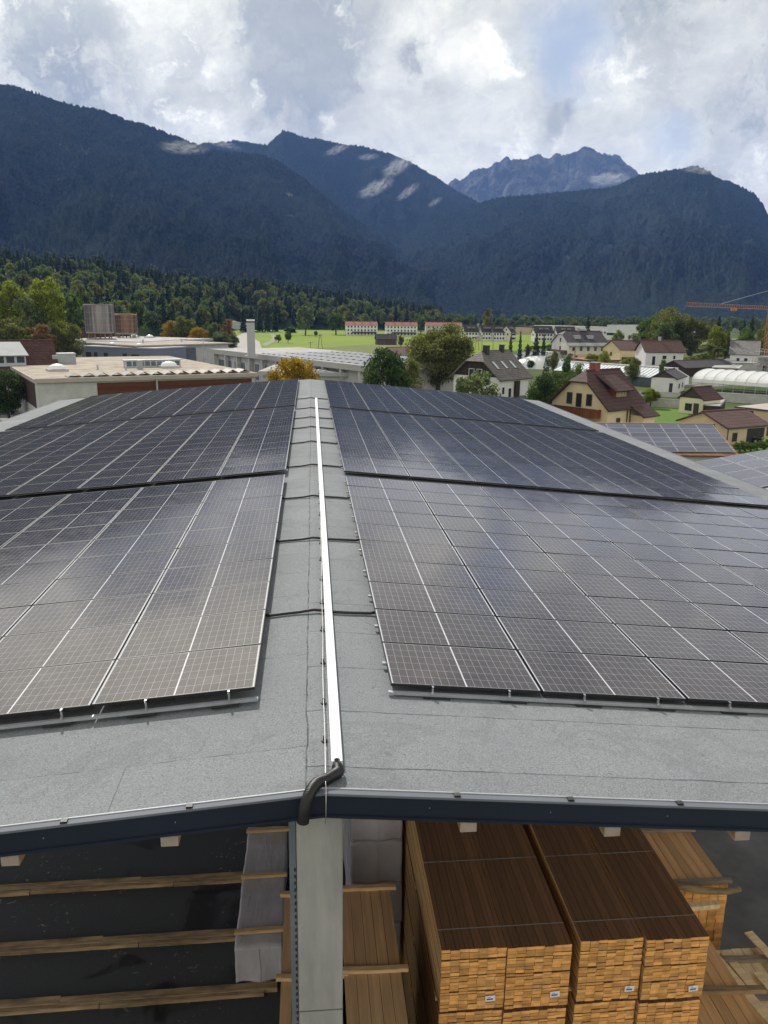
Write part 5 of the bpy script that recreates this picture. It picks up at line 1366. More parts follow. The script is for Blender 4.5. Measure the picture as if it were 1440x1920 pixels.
# polytunnel
e1, e2 = atz(1297, 716, G+2.4), atz(1452, 727, G+2.4)
ang = math.atan2(e2[1]-e1[1], e2[0]-e1[0]); Lt = math.hypot(*(e2-e1)[:2])+14
pt = thing('polytunnel', 'white film polytunnel with arched ribs at the right edge behind the concrete wall', 'polytunnel', (e1[0], e1[1], G), ang)
prof_ = [(9-9*math.cos(t), 2.4+2.9*math.sin(t)**.8) for t in np.linspace(0, math.pi, 15)]
c_ = MB(); nx_ = 2*int(Lt/2.5)
for i in range(nx_+1):
    x = Lt*i/nx_; dz_ = -.07 if i % 2 else 0
    for y, z in prof_: c_.v.append((x, y, z+dz_*(1 if z > 2.5 else 0)))
m_ = len(prof_)
for i in range(nx_):
    for j in range(m_-1): c_.f.append((i*m_+j, i*m_+j+1, (i+1)*m_+j+1, (i+1)*m_+j)); c_.mi.append(0)
tf = bpy.data.materials.new('tunnel_film'); tf.use_nodes = True; kk = N(tf.node_tree); pb = tf.node_tree.nodes['Principled BSDF']
kk.put(pb.inputs['Base Color'], kk.mix(kk.rng(kk.noise(kk.obj(), .5, 4), .3, .7), (.80, .81, .80), (.88, .88, .87))); pb.inputs['Roughness'].default_value = .4
trn = kk.new('ShaderNodeBsdfTranslucent'); trn.inputs[0].default_value = (.8, .8, .8, 1); msx = kk.new('ShaderNodeMixShader'); msx.inputs[0].default_value = .22
tf.node_tree.links.new(pb.outputs[0], msx.inputs[1]); tf.node_tree.links.new(trn.outputs[0], msx.inputs[2]); tf.node_tree.links.new(msx.outputs[0], tf.node_tree.nodes['Material Output'].inputs[0])
c_.build('film', tf, pt, smooth=False)
rb = MB()
for i in range(0, nx_+1, 2): rb.tube([(Lt*i/nx_, y, z+.05) for y, z in prof_], .06, 4)
rb.build('rib', FRAMEW, pt)
lg_ = MB()
for i in range(0, nx_+1, 2):
    for y in (.05, 17.95): lg_.bar((Lt*i/nx_, y, 0), (Lt*i/nx_, y, 2.4), .1)
lg_.bar((0, .05, 2.35), (Lt, .05, 2.35), .12); lg_.bar((0, .05, 1.1), (Lt, .05, 1.1), .06)
lg_.build('post_row', ALU, pt)
MB().add([(0, y, z) for y, z in prof_]+[(0, 18, 1.8), (0, 0, 1.8)], [tuple(range(m_+2))]).build('end_film', tf, pt)
# white garage with dark gable roof, garden house, garage, shed
house('white_outbuilding', 'white outbuilding with low black gable roof between greenhouse and polytunnel', (1271, 711), (1216, 708.5), (1298, 706), 3.6, 1.9, WHITE, TILE_DK, 0, .5, [('g', .18, 1.4, .8, 2.2), ('f', .4, 1.6, 1.2, 1.2), ('f', .75, 1.6, .9, 1.2)], [], pane=False, gable=FRAMED, cat='outbuilding')
gd, D_, k = house('garden_house', 'small pale yellow garden house with dark gable, window and brown door', (1321, 751), (1273, 744), (1345, 745), 2.9, 2.3, mat('pale_yellow_render', (.72, .66, .48), .85, .05, .6), TILE_BR, 0, .4,
    [('g', .60, 1.3, 1.5, 1.4, FRAMED), ], [], gable=FRAMED, cat='garden house', scl=(.8, .85))
window(gd, D_, 'g', .28, 1.1, 1.1, 2.1, FRAMED, FRAMED, 'door')
flat_building('shed', 'low dark brown flat roofed shed joined to the garden house', (1318, 760), (1340, 748), (1352, 762), 2.1, DKWOOD, GREYR, .15, .15, FRAMED, cat='shed')
ga, D_, k = house('garage', 'beige garage with ribbed brown roof and open car bay', (1365, 803), (1275, 787), (1437, 795), 2.7, 1.9, BEIGE, TILE_BR2, 0, .45,
    [('f', .20, 1.2, 1.0, 1.3, FRAMED)], [], cat='garage')
L, W_, sg, ov = D_
MB().bx(L*.50, L*.90, *sy(ov-.04, ov+.02), 0, 2.3).build('bay_opening', RUBBER, ga)
MB().bar((L*.02, sg*.05, 2.62), (L*.98, sg*.05, 2.62), .14).build('gutter', FRAMED, ga)
MB().cyl((L*.06, sg*(ov-.1), 0), .06, 2.4, 8).build('downpipe', FRAMED, ga)
flat_building('shed', 'low shed with pale flat roof and red brown door at the right edge', (1377, 762), (1390, 752), (1450, 770), 2.6, BEIGE, mat('pink_roof', (.42, .36, .33), .9, .12, .4), .3, .25, FRAMED, [('f', .42, 1.1, 1.0, 2.0, BROWNW)], cat='shed')
flat_building('carport', 'white flat canopy roof behind the polytunnel', (1335, 688), (1345, 683), (1385, 690), 3.2, OLDB, PALER, 1., .2, FRAMEW)
house('shed', 'dark low gabled shed between the white outbuilding and the farm house', (1285, 690), (1262, 686), (1312, 683), 2.8, 2., DKWOOD, TILE_DK, 0, .3, cat='shed')

# -- neighbouring roofs with solar modules
def module(loc, rot, w, l, label, group):
    o = thing('solar_panel', label, 'solar panel', loc, 0, group)
    o.rotation_mode = 'QUATERNION'; o.rotation_quaternion = rot
    if 'mf' not in PROTO:
        f = MB()
        for x in (-1, 1): f.bx(min(x*(w/2-.015), x*w/2), max(x*(w/2-.015), x*w/2), -l/2, l/2, -.04, 0)
        for y in (-1, 1): f.bx(-w/2+.0151, w/2-.0151, min(y*(l/2-.015), y*l/2), max(y*(l/2-.015), y*l/2), -.04, 0)
        PROTO['mf'] = f.build('frame', mat('silver_frame', (.62, .62, .64), .4, .05, 2, metal=.5), o)
        CL = mat_cells('grey_cell_glass', w, l, False, 5, 6, (.075, .078, .10), (.13, .135, .16), False, .16)
        PROTO['mg'] = MB().bx(-w/2+.0152, w/2-.0152, -l/2+.0152, l/2-.0152, -.015, -.004).build('glass', CL, o)
    else:
        for q in ('mf', 'mg'):
            c = PROTO[q].copy(); COL.objects.link(c); c.parent = o
    return o
PROTO = {}
b1, b2 = atz(1128, 796, G+7.0), atz(1336, 798, G+7.0); f1_, f2_ = atz(1262, 850.5, G+5.0), atz(1404, 850, G+5.0)
ex = Vector(b2-b1); Lr = ex.length; ex.normalize()
dn = Vector((f2_-b2)); dn = (dn-ex*dn.dot(ex)); Wr = dn.length; dn.normalize(); nn = ex.cross(-dn).normalized()
if nn.z < 0: nn = -nn
nb = thing('tiled_barn', 'low tiled barn carrying a grid of grey solar modules, right of the hall roof', 'barn', (b1[0], b1[1], 0), 0)
o0 = Vector(b1); lc = lambda a, d, h=0.: tuple(ex*a + dn*d + nn*h + Vector((0, 0, o0.z)))
rf = MB().slab([lc(-6, -.2), lc(-6, Wr+.5), lc(Lr+.3, Wr+.5), lc(Lr+.3, -.2)], .2).build('roof', TILE_OR, nb)
bk = Vector((-dn.x, -dn.y, dn.z))
MB().slab([lc(-6, -.2), lc(Lr+.3, -.2), tuple(Vector(lc(Lr+.3, -.2)) + bk*Wr), tuple(Vector(lc(-6, -.2)) + bk*Wr)], .2).build('roof', TILE_OR, nb)
MB().bar(lc(-6, -.2, .05), lc(Lr+.3, -.2, .05), .3, .16).build('ridge_tile', TILE_OR, rf)
fl = [Vector(lc(-5.5, Wr)), Vector(lc(Lr, Wr)), Vector(lc(Lr, -.2))+bk*(Wr-.4), Vector(lc(-5.5, -.2))+bk*(Wr-.4)]
MB().prism([(v.x, v.y) for v in fl], G-1, o0.z+dn.z*Wr-.15).build('wall', OFFW, nb)
rot = Matrix((ex, -dn, nn)).transposed().to_quaternion()
ncol, nrow = 7, 6
mw, ml = (Lr+1.5)/ncol, Wr/nrow
for i in range(ncol):
    for j in range(nrow):
        p = o0 + ex*(-1.5+mw*(i+.5)) + dn*(ml*(j+.5)) + nn*.14
        module(p, rot, mw-.05, ml-.02, 'solar module on the tiled barn, %s row from ridge, %s column from right' % (ORD[j], ORD[ncol-1-i]), 'solar modules on the tiled barn')
# second one, a lean-to rising away from the hall
PROTO = {}
q1 = atz(1313, 867, 5.6); q2 = aty(1446, 844.5, q1[1])
ex = Vector(q2-q1); ex.normalize(); ey = Vector((0, -1, 0)); nn = ex.cross(-ey).normalized()
if nn.z < 0: nn = -nn
ls = thing('lean_to', 'lean-to roof with large dark framed solar modules close beside the hall eaves', 'shed', (q1[0], q1[1], 0), 0)
o0 = Vector(q1); lc = lambda a, d, h=0.: tuple(ex*a + ey*d + nn*h + Vector((0, 0, o0.z)))
MB().slab([lc(-1.6, -.1), lc(-1.6, 24), lc(9, 24), lc(9, -.1)], .15).build('roof', METALR, ls)
MB().prism([(-1.2, -.2), (8.6, -.2), (8.6, -23.8), (-1.2, -23.8)], -2, o0.z-.6).build('wall', OFFW, ls)
rot = Matrix((ex, -ey, nn)).transposed().to_quaternion()
for i in range(4):
    for j in range(4):
        p = o0 + ex*(.45+1.75*(i+.0)) + ey*(1.0+1.95*j) + nn*.12
        module(p, rot, 1.70, 1.88, 'solar module on the lean-to, %s row from far end, %s column from hall' % (ORD[j], ORD[i]), 'solar modules on the lean-to')

# -- walls, fences, hedges
def wall_px(name, label, pts, h, th, m, cat='wall', z=0.):
    P_ = [atz(px, py, G+z) for px, py in pts]
    o = thing(name, label, cat, (P_[0][0], P_[0][1], G+z), 0)
    for a, b_ in zip(P_[:-1], P_[1:]):
        d = b_-a; L = math.hypot(d[0], d[1]); mid = (a+b_)/2-P_[0]
        MB().box((mid[0], mid[1], h/2-.3), (L-.02, th, h+.6), math.atan2(d[1], d[0])).build('wall_panel', m, o)
        MB().box((mid[0], mid[1], h+.045), (L-.02, th+.1, .085), math.atan2(d[1], d[0])).build('coping', PALER, o)
    return o
wall_px('concrete_wall', 'grey concrete boundary wall behind the lawn beside the yellow house', [(1188, 762), (1222, 763), (1256, 765), (1290, 767)], 1.7, .2, CONC2)
wall_px('concrete_wall', 'upper grey concrete wall below the white outbuilding', [(1190, 742), (1230, 744), (1275, 746)], 1.1, .2, CONC2)
wall_px('concrete_wall', 'long concrete retaining wall under the polytunnel', [(1336, 752), (1390, 756), (1460, 761)], 1.9, .25, CONC2)
wall_px('concrete_wall', 'low pale kerb wall in front of the polytunnel posts', [(1326, 741), (1390, 745), (1460, 749)], .8, .3, CONC2)
def hedge(label, pts, h, w, key='shrub', n_=None, z=0.):
    P_ = [atz(px, py, G+z) for px, py in pts]; rr = random.Random(int(pts[0][0]))
    V0 = TREES[key][0].data; V = np.empty(len(V0.vertices)*3, np.float32); V0.vertices.foreach_get('co', V); V = V.reshape(-1, 3)
    hz = V[:, 2].max(); VS, FS, off = [], [], 0
    for a, b_ in zip(P_[:-1], P_[1:]):
        L = math.hypot(*(b_-a)[:2]); k_ = max(1, int(L/(w*.6)))
        for i in range(k_):
            q = a+(b_-a)*(i+.5)/k_; s = h/hz*rr.uniform(.85, 1.1); r_ = rr.random()*6.28; c, sn = math.cos(r_), math.sin(r_); sw = w/3*rr.uniform(.9, 1.15)
            VS.append(np.stack([(V[:, 0]*c-V[:, 1]*sn)*sw+q[0], (V[:, 0]*sn+V[:, 1]*c)*sw+q[1], V[:, 2]*s+q[2]], 1)); FS.append(np.arange(len(V)).reshape(-1, 4)+off); off += len(V)
    o = np_mesh('hedge', np.concatenate(VS), np.concatenate(FS), V0.materials[0]); tag(o, label, 'hedge'); return o
hedge('clipped green hedge in front of the beige garage', [(1290, 862), (1345, 853), (1400, 846), (1450, 842)], 1.5, 1.8)
hedge('dark hedge along the field behind the site cabin', [(985, 655), (1010, 653), (1035, 652)], 1.6, 2.2)
hedge('olive scrub strip under the big tree group', [(1276, 690), (1310, 680), (1345, 672), (1370, 670)], 3.2, 5, 'shrub_olive')
hedge('olive scrub along the slope behind the grey roofed house', [(1300, 662), (1330, 655), (1365, 650)], 3., 6, 'shrub_olive')
hedge('scrub along the gravel track at the field corner', [(395, 656), (415, 652), (440, 654)], 3., 5, 'shrub_olive')
hedge('scrub strip at the foot of the left wood', [(0, 640), (60, 636), (120, 634), (160, 633)], 4.5, 7, 'shrub_olive')
f_ = [atz(q, py, G) for q, py in ((1398, 812), (1470, 822))]
wf_ = thing('wooden_fence', 'red brown board fence beside the side lawn at the right edge', 'fence', (f_[0][0], f_[0][1], G))
d = f_[1]-f_[0]; an = math.atan2(d[1], d[0]); Lf = math.hypot(d[0], d[1])
for i in range(int(Lf/.25)): MB().box((math.cos(an)*.25*i, math.sin(an)*.25*i, .75), (.2, .04, 1.5), an).build('board', BALC, wf_)

# ------------------------------------------------------------------ trees one can tell apart
tree_px('b_autumn', 551, 667, 118, 'golden autumn tree behind the far ridge end of the hall', 100)
tree_px('b_dark', 720, 650, 112, 'dense dark green tree left of the walnut', 92)
tree_px('b_walnut', 824, 604, 182, 'large broad olive green walnut tree left of the white house', 116)
tree_px('b_olive', 762, 668, 150, 'dark shrubby tree wedged under the walnut crown', 60)
tree_px('b_grey', 897, 694, 98, 'loose pale branched bush tree in front of the white house', 88)
tree_px('b_grey', 868, 706, 97, 'lower left bush beside the pale bush tree at the white house', 40)
tree_px('blue_spruce', 1026, 660, 145, 'blue spruce right of the white house', 36)
tree_px('b_dark', 1020, 697, 118, 'dark bush under the blue spruce by the white house', 56)
tree_px('b_green', 1044, 694, 135, 'green bushy tree behind the yellow house roof', 60)
tree_px('b_green', 1090, 678, 160, 'green tree between yellow house and villa', 40)
tree_px('b_yellow', 1222, 727, 173, 'small light green tree on the lawn edge by the concrete wall', 32)
for i, (px, yt, w, key, lab) in enumerate([(959, 620, 11, 'fir', 'slim dark fir beyond the white house roof, left of a pair'), (977, 617, 10, 'fir', 'slim dark fir beyond the white house roof, right of a pair'),
        (1007, 622, 19, 'fir', 'broad dark fir left of the old villa'), (1021, 623, 12, 'fir', 'slim fir close left of the old villa'), (990, 643, 12, 'fir', 'small fir near the site cabin'), (1104, 590, 16, 'fir', 'tall dark fir behind the villa roofs'), (1350, 590, 18, 'fir', 'dark fir behind the yellow round tree at right'), (1412, 592, 16, 'fir', 'dark fir near the crane')]):
    tree_px(key, px, yt, 290 if yt > 610 else 420, lab, w*1.15, group='dark firs in the village')
for px, yt, d, w, key, lab in [(1262, 574, 375, 74, 'b_walnut', 'tallest tree of the big group behind the farm house'), (1228, 588, 385, 56, 'b_green', 'left tree of the big group behind the farm house'),
        (1304, 590, 370, 50, 'b_olive', 'right brownish tree of the big group behind the farm house'), (1247, 600, 360, 44, 'b_grey', 'lower front tree of the big group behind the farm house'), (1210, 600, 390, 34, 'b_olive', 'outermost left olive tree beside the big group'),
        (1346, 608, 330, 30, 'b_yellow', 'round yellow green tree on the slope right of the big group'), (1402, 612, 340, 32, 'b_green', 'green round tree left of the crane'), (1365, 616, 335, 18, 'b_olive', 'small olive tree on the slope between two larger ones'),
        (1436, 606, 345, 30, 'b_olive', 'olive tree behind the crane at the right edge'), (1160, 617, 380, 20, 'b_yellow', 'light green tree behind the farm house wing'), (1190, 624, 340, 24, 'b_grey', 'grey green bush tree left of the farm house roof'),
        (1330, 645, 300, 26, 'b_grey', 'pale bush on the slope left of the grey roofed house'), (1348, 652, 290, 28, 'b_grey', 'pale bush below the slope near the grey roofed house'), (916, 577, 700, 21, 'f_olive', 'single round tall tree standing out over the far houses'),
        (1135, 655, 250, 20, 'b_yellow', 'small garden tree in front of the villa'), (1040, 655, 255, 18, 'b_olive', 'garden bush left of the villa'), (1064, 668, 235, 16, 'b_green', 'garden bush below the villa balcony'),
        (1245, 673, 225, 14, 'b_grey', 'small bush before the farm house wall'), (1190, 668, 230, 30, 'b_olive', 'bush hedge in front of the cream wing')]:
    tree_px(key, px, yt, d, lab, w, base=G+6.5 if 'on the slope left' in lab or 'below the slope' in lab else None)
for px, yt, d, w, key, lab in [(84, 517, 290, 62, 'b_yellow', 'tall bright yellow green tree left of the silos'), (15, 524, 300, 70, 'b_yellow', 'yellow green tree at the left edge, tallest there'), (47, 552, 285, 46, 'b_grey', 'grey green tree between the two yellow green ones'),
        (66, 520, 310, 36, 'b_poplar', 'narrow yellow green tree close behind the tall bright one'), (128, 604, 270, 46, 'b_olive', 'olive brown bush tree right of the tall bright tree'), (20, 590, 262, 70, 'b_olive', 'broad olive bush at the left edge above the brown roof'), (70, 606, 262, 60, 'b_russet', 'brownish bush above the brown roof'),
        (100, 600, 266, 40, 'b_olive', 'olive bush under the tall bright tree'), (128, 545, 380, 44, 'f_green', 'green tree at the edge of the wood right of the bright tree'), (150, 530, 420, 40, 'f_grey', 'grey green tree at the edge of the wood, lower left'),
        (8, 692, 147, 58, 'b_dark', 'dark green tree left of the workshop'), (-34, 688, 149, 60, 'b_dark', 'dark tree cut by the left edge beside the workshop'),
        (345, 590, 430, 40, 'b_olive', 'dark round tree with autumn edge left of the chimney'), (320, 600, 435, 34, 'b_autumn', 'yellowish tree left of the dark round tree'), (372, 613, 400, 34, 'b_autumn', 'golden round bush right of the dark round tree'),
        (402, 604, 420, 26, 'b_grey', 'grey green bush tree left of the reddish tree'), (390, 602, 440, 20, 'b_green', 'green slim bush tree behind the golden bush'), (428, 597, 430, 28, 'b_russet', 'reddish autumn tree at the field corner'), (415, 622, 400, 40, 'b_grey', 'spreading grey bush at the field corner'), (436, 626, 405, 22, 'b_grey', 'small grey bush at the end of the gravel track'),
        (255, 560, 520, 30, 'f_green', 'light green tree behind the rusty silo'), (238, 582, 400, 26, 'b_grey', 'small tree between the two silos'), (215, 560, 500, 34, 'f_grey', 'pale tree behind the tall silo'),
        (540, 622, 480, 12, 'b_green', 'lone round bush in the field'), (522, 627, 485, 14, 'b_grey', 'low loose bush beside the lone field bush'), (572, 572, 640, 32, 'f_grey', 'pale green tree at the wood edge above the field'),
        (592, 620, 600, 7, 'b_green', 'tiny bush far out in the field'), (630, 585, 660, 30, 'f_green', 'green tree at the wood edge left of the apartments'), (686, 588, 680, 24, 'f_grey', 'pale tree between the two apartment blocks, behind'), (790, 592, 690, 26, 'f_grey', 'pale tree right of the apartment blocks'), (545, 612, 620, 24, 'f_green', 'low tree at the wood foot'),
        (752, 628, 430, 12, 'b_olive', 'small bush at the right end of the field barn')]:
    tree_px(key, px, yt, d, lab, w)
for i, (px, yt, d) in enumerate([(305, 553, 560), (322, 556, 540), (340, 560, 550), (352, 565, 560), (455, 572, 700), (470, 566, 720), (486, 570, 710), (500, 566, 720), (515, 568, 730), (410, 566, 640), (425, 562, 650), (392, 570, 620)]):
    tree_px('f_fir', px, yt, d, 'dark fir of the tight row at the foot of the wooded hill', 15, group='firs at the foot of the wooded hill')

vr = random.Random(23)
for i in range(46):                                       # garden greenery between the houses
    px = vr.uniform(985, 1450); yb = vr.uniform(652, 716)
    if 1195 < px < 1275 and yb > 665 or 1300 < px and yb > 690 or 1060 < px < 1140 and yb < 672: continue
    d = (15-G)*F/(yb-593); key = vr.choice(['b_green', 'b_olive', 'b_grey', 'b_dark', 'shrub', 'shrub_olive', 'b_yellow'])
    p = atz(px, yb, G); tree(key, tuple(p), vr.uniform(2.0, 5.0), 'low garden bush among the village houses', 'bush', 'garden bushes in the village', vr.uniform(2.5, 5.5), trunk=False, name='garden_bush')
# ------------------------------------------------------------------ crane, scaffolded building, poles, cars
CRANE = mat('crane_orange', (.42, .16, .045), .5, .15, 1)
cp = atd(1432, 690, 330)
cr = thing('tower_crane', 'orange lattice tower crane at the right edge with long horizontal jib', 'crane', (cp[0], cp[1], G), 0)
def lattice(p, q, w, n_, m, tri=False):
    p, q = Vector(p), Vector(q); d = (q-p).normalized(); a = d.cross(Vector((0, 0, 1)))
    if a.length < .1: a = Vector((1, 0, 0))
    a.normalize(); b_ = a.cross(d).normalized()
    offs = [(-1, -1), (1, -1), (0, 1)] if tri else [(-1, -1), (1, -1), (1, 1), (-1, 1)]
    mb = MB(); pt_ = lambda t, o: p+(q-p)*t+a*(o[0]*w/2)+b_*(o[1]*w/2)
    for o in offs: mb.bar(pt_(0, o), pt_(1, o), .12)
    for i in range(n_):
        for j, o in enumerate(offs):
            o2 = offs[(j+1) % len(offs)]
            mb.bar(pt_(i/n_, o), pt_((i+1)/n_, o2), .055)
    return mb
tipw = atd(1288, 571, 250) - cp; midw = atd(1432, 579.5, 330) - cp
ztop = midw[2] + cp[2]-G
lattice((0, 0, 0), (0, 0, ztop), 1.5, 15, CRANE).build('mast', CRANE, cr)
hz_ = Vector((tipw[0], tipw[1], 0)).normalized()
lattice((hz_*Vector((tipw[0], tipw[1], 0)).length)[:2] + (ztop+.4,), tuple(-hz_*10)[:2]+(ztop+.4,), 1.05, 40, CRANE, True).build('jib', CRANE, cr)
MB().bar(tuple(hz_*55)[:2]+(ztop+1.,), (0, 0, ztop+7), .10).bar((0, 0, ztop+7), tuple(-hz_*10)[:2]+(ztop+.6,), .10).build('tie_rod', STEEL, cr)
lattice((0, 0, ztop), (0, 0, ztop+7), 1.0, 6, CRANE).build('apex_tower', CRANE, cr)
MB().box(tuple(-hz_*9)[:2]+(ztop-.8,), (2.4, 2.4, 1.8)).build('counterweight', CONC, cr)
MB().box((0, 0, .5), (4, 4, 1.2)).build('base', CONC, cr)
MB().box(tuple(hz_*42)[:2]+(ztop-.5,), (1.6, 1.2, .9)).build('trolley', CRANE, cr)
sb, D_ = flat_building('construction_site', 'unfinished grey building wrapped in scaffolding at the crane foot', (1418, 668), (1425, 655), (1470, 672), 6.5, CONC2, CONC, .4, .3, CONC2, [('f', .3, 3., 1.4, 1.6)])
sc_ = MB(); L, W_, sg, ov = D_
for i in range(6):
    for y in (-.2, -1.2): sc_.bar((L*i/5, sg*y, 0), (L*i/5, sg*y, 9), .10)
for z in (2, 4, 6, 8):
    for y in (-.2, -1.2): sc_.bar((0, sg*y, z+.9), (L, sg*y, z+.9), .08)
    sc_.bx(0, L, *sorted((sg*-.2, sg*-1.2)), z, z+.08)
for i in range(5): sc_.bar((L*i/5, sg*-1.2, 0), (L*(i+1)/5, sg*-1.2, 8), .06)
sc_.build('scaffold', mat('scaffold_tube', (.38, .38, .36), .5, .2, 2), sb)

def pole(px, pyt, pyb, label, double=False):
    p = atz(px, pyb, G); zt = atd(px, pyt, math.hypot(p[0]-CAM[0], p[1]))[2]-G
    o = thing('power_pole', label, 'pole', (p[0], p[1], G), 0, 'power poles in the field')
    if double:
        for s in (-1, 1): MB().bar((s*1.1, 0, -.2), (s*.25, 0, zt), .32).build('leg', OLDB, o)
    else: MB().bar((0, 0, -.2), (0, 0, zt), .28).build('mast', OLDB, o)
    c_ = MB().bar((-1.2, 0, zt-.4), (1.2, 0, zt-.4), .18)
    for x in (-1.1, 0, 1.1): c_.cyl((x, 0, zt-.3), .07, .35, 6)
    c_.build('crossarm', OLDB, o)
    return Vector((p[0], p[1], G+zt))
tops = [pole(600.5, 627, 654, 'double legged wooden power pole standing in the field', True), pole(582.5, 641, 654, 'short single pole left of the double legged pole'), pole(894, 631, 657, 'wooden pole behind the white house roof, left one', True), pole(903, 628, 656, 'slim wooden pole behind the white house roof, middle one'), pole(924, 628, 656, 'slim wooden pole behind the white house roof, right one')]
pole(1076, 648, 690, 'slim street pole in front of the villa'); pole(1277, 636, 662, 'slim mast beside the farm house roof')
lp = atz(383, 690, G)
lamp = thing('street_lamp', 'single street lamp post in front of the white factory hall', 'street lamp', (lp[0], lp[1], G))
MB().tube([(0, 0, 0), (0, 0, 8.6)], [.14, .09], 8).build('post', GREYW, lamp); MB().box((0, -.35, 8.65), (.35, 1.1, .16)).build('lamp_head', FRAMEW, lamp)

def car(label, px, py, rz, paint, L=4.5, name='parked_car', van=False, cat='car'):
    p = atz(px, py, G); o = thing(name, label, cat, (p[0], p[1], G+.06), rz)
    W_ = 1.78
    def loft(prof, wf, m, nm):
        mb = MB(); n_ = len(prof)
        for s in (-1, 1):
            for (x, z), w in zip(prof, wf): mb.v.append((x, s*w/2, z))
        mb.f += [(i, (i+1) % n_, (i+1) % n_+n_, i+n_) for i in range(n_)] + [tuple(range(n_-1, -1, -1)), tuple(range(n_, 2*n_))]; mb.mi += [0]*(n_+2)
        return mb.build(nm, m, o, bevel=.06)
    h = L/2
    if van:
        loft([(-h, .35), (h, .35), (h, .95), (h-.7, 1.15), (h-1.25, 1.95), (-h+.05, 2.0)], [W_]*6, paint, 'body')
        wn = MB()
        for s in (-1, 1): wn.box((h-1.5, s*W_/2, 1.5), (.8, .03, .5)).box((-.5, s*W_/2, 1.5), (1.3, .03, .5))
        wn.build('window', GLASS, o)
    else:
        loft([(-h, .38), (-h+.1, .28), (h-.1, .28), (h, .42), (h-.05, .70), (h-.9, .86), (-h+.55, .92), (-h+.05, .88)], [W_-.1, W_-.1, W_-.1, W_-.1, W_-.08, W_, W_, W_-.06], paint, 'body')
        loft([(h-1.25, .86), (h-2.0, 1.38), (-h+1.5, 1.42), (-h+.75, .92)], [W_-.12, W_-.45, W_-.45, W_-.14], paint, 'cabin')
        wn = MB()
        for s in (-1, 1):
            wn.add([(h-1.42, s*(W_-.115)/2, .92), (h-2.05, s*(W_-.37)/2, 1.32), (-h+1.6, s*(W_-.37)/2, 1.35), (-h+1.0, s*(W_-.125)/2, .96)], [(0, 1, 2, 3)])
        wn.add([(h-1.28, -.7, .90), (h-1.28, .7, .90), (h-1.93, .58, 1.36), (h-1.93, -.58, 1.36)], [(0, 1, 2, 3)])
        wn.build('window', GLASS, o)
    for sx in (h-.85, -h+.8):
        for s in (-1, 1):
            w = MB().tube([(sx, s*(W_/2-.2), .31), (sx, s*(W_/2+.02), .31)], .32, 16).build('wheel', RUBBER, o)
            MB().tube([(sx, s*(W_/2+.01), .31), (sx, s*(W_/2+.03), .31)], .19, 12).build('rim', STEEL, w)
    for s in (-1, 1):
        MB().box((h-.06, s*.62, .66), (.1, .34, .14)).build('headlight', ACRYL, o)
        MB().box((-h+.02, s*.62, .74), (.08, .36, .14)).build('tail_light', mat('red_lamp', (.3, .02, .02), .3, .1, 2), o)
    return o
BLACKP = mat('black_paint', (.010, .012, .018), .22, .1, 1, coat=.6); WHITEP = mat('white_paint', (.72, .73, .74), .3, .04, 1, coat=.4); SILV = mat('silver_paint', (.4, .42, .44), .3, .06, 1, metal=.4)
car('black estate car parked beside the workshop at the left edge', 4, 777, .05, BLACKP, 4.8)
car('black car standing half inside the garage bay', 1401, 829, 2.4, BLACKP, 4.3)
car('white van parked before the dome tent', 1046, 683, .4, WHITEP, 5.2, 'parked_van', True, 'van')
car('white car parked right of the white van', 1056, 680, .3, WHITEP, 4.4)
car('silver car parked in the yard of the white factory hall', 405, 681, .1, SILV, 4.4)

# ------------------------------------------------------------------ valley air
hz = MB().bx(-11500, 11500, -400, 11500, -40, 2150).build('haze')
hm = bpy.data.materials.new('valley_haze'); hm.use_nodes = True; hm.node_tree.nodes.clear()
k = N(hm.node_tree); pv = k.new('ShaderNodeVolumePrincipled'); pv.inputs['Color'].default_value = (.22, .42, 1., 1); pv.inputs['Density'].default_value = HAZE = 5.6e-5
pv.inputs['Anisotropy'].default_value = 0.
ov_ = k.new('ShaderNodeOutputMaterial'); hm.node_tree.links.new(pv.outputs[0], ov_.inputs['Volume'])
hz.data.materials.clear(); hz.data.materials.append(hm); tag(hz, kind='stuff')
hz['label'] = 'pale blue haze filling the valley air'; hz['category'] = 'haze'

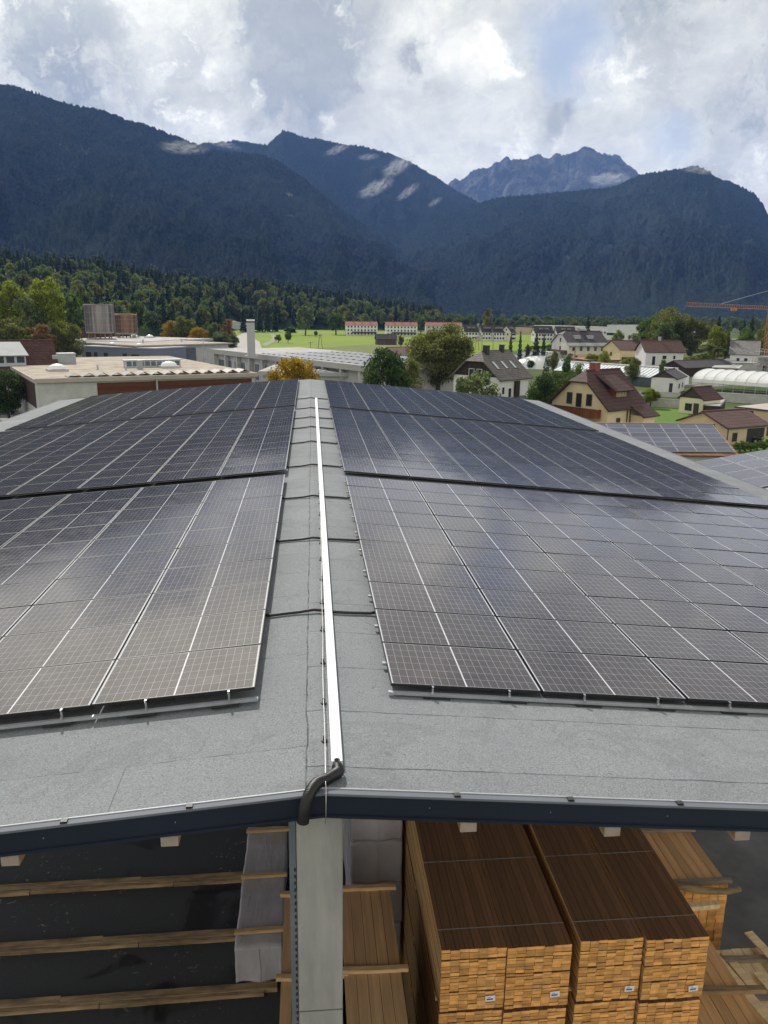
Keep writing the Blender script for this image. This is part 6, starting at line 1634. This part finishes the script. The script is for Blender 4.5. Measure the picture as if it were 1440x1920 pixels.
# ------------------------------------------------------------------ shreds of low cloud on the slopes
def mat_wisp():
    m = bpy.data.materials.new('cloud_vapour'); m.use_nodes = True; m.node_tree.nodes.clear(); k = N(m.node_tree)
    v = k.obj(); pv = k.new('ShaderNodeVolumePrincipled'); pv.inputs['Color'].default_value = (.95, .96, 1, 1)
    edge = k.rng(k.vm('LENGTH', v, out=1), 1., .25, 0, 1, True)
    nz = k.rng(k.noise(k.scale(v, (1.5, 1.5, .9)), 1.3, 4, .60, 1.8), .46, .72, 0, 1)
    k.put(pv.inputs['Density'], k.m('MULTIPLY', k.m('MULTIPLY', edge, nz), .05))
    o = k.new('ShaderNodeOutputMaterial'); m.node_tree.links.new(pv.outputs[0], o.inputs['Volume']); return m
VAP = mat_wisp()
for px, py, dist, w, h, lab in [(745, 312, 5000, 36, 44, 'largest shred of white cloud on the middle mountain, upper right'), (704, 352, 4500, 48, 34, 'shred of white cloud low on the middle mountain'), (764, 360, 4700, 22, 34, 'small upright shred of cloud right of the low one'),
        (815, 379, 4800, 22, 14, 'smallest shred of cloud near the notch between the mountains'), (344, 276, 3350, 60, 32, 'shred of cloud on the crest of the left mountain'), (412, 268, 3900, 50, 18, 'thin cloud strip along the saddle'), (632, 280, 5350, 20, 34, 'upright shred of cloud under the middle peak'), (690, 294, 5300, 28, 16, 'faint flat shred of cloud right of the middle peak'),
        (1140, 335, 7600, 50, 30, 'white cloud lying on the rocky peak'), (1318, 318, 4150, 50, 22, 'white cloud behind the top of the right mountain')]:
    pc = atd(px, py, dist); b = MB(); s = dist/F
    b.dome((0, 0, 0), 1, 1, 1, 20, 8)
    b2 = MB(); b2.dome((0, 0, 0), 1, 1, -1, 20, 8)
    b.f += [tuple(i+len(b.v) for i in reversed(f)) for f in b2.f]; b.v += b2.v
    o = b.build('low_cloud', VAP, loc=tuple(pc)); big_ = max(w, h)*s; o.scale = (big_*.85, min(w, h)*s*.7, min(w, h)*s*.42); o.rotation_euler = (0, R(vr.uniform(-50, -20) if h > w*.6 else vr.uniform(-8, 14)), -math.atan2(pc[0], pc[1]))
    tag(o, lab, 'cloud', 'cloud shreds on the mountains', 'stuff')
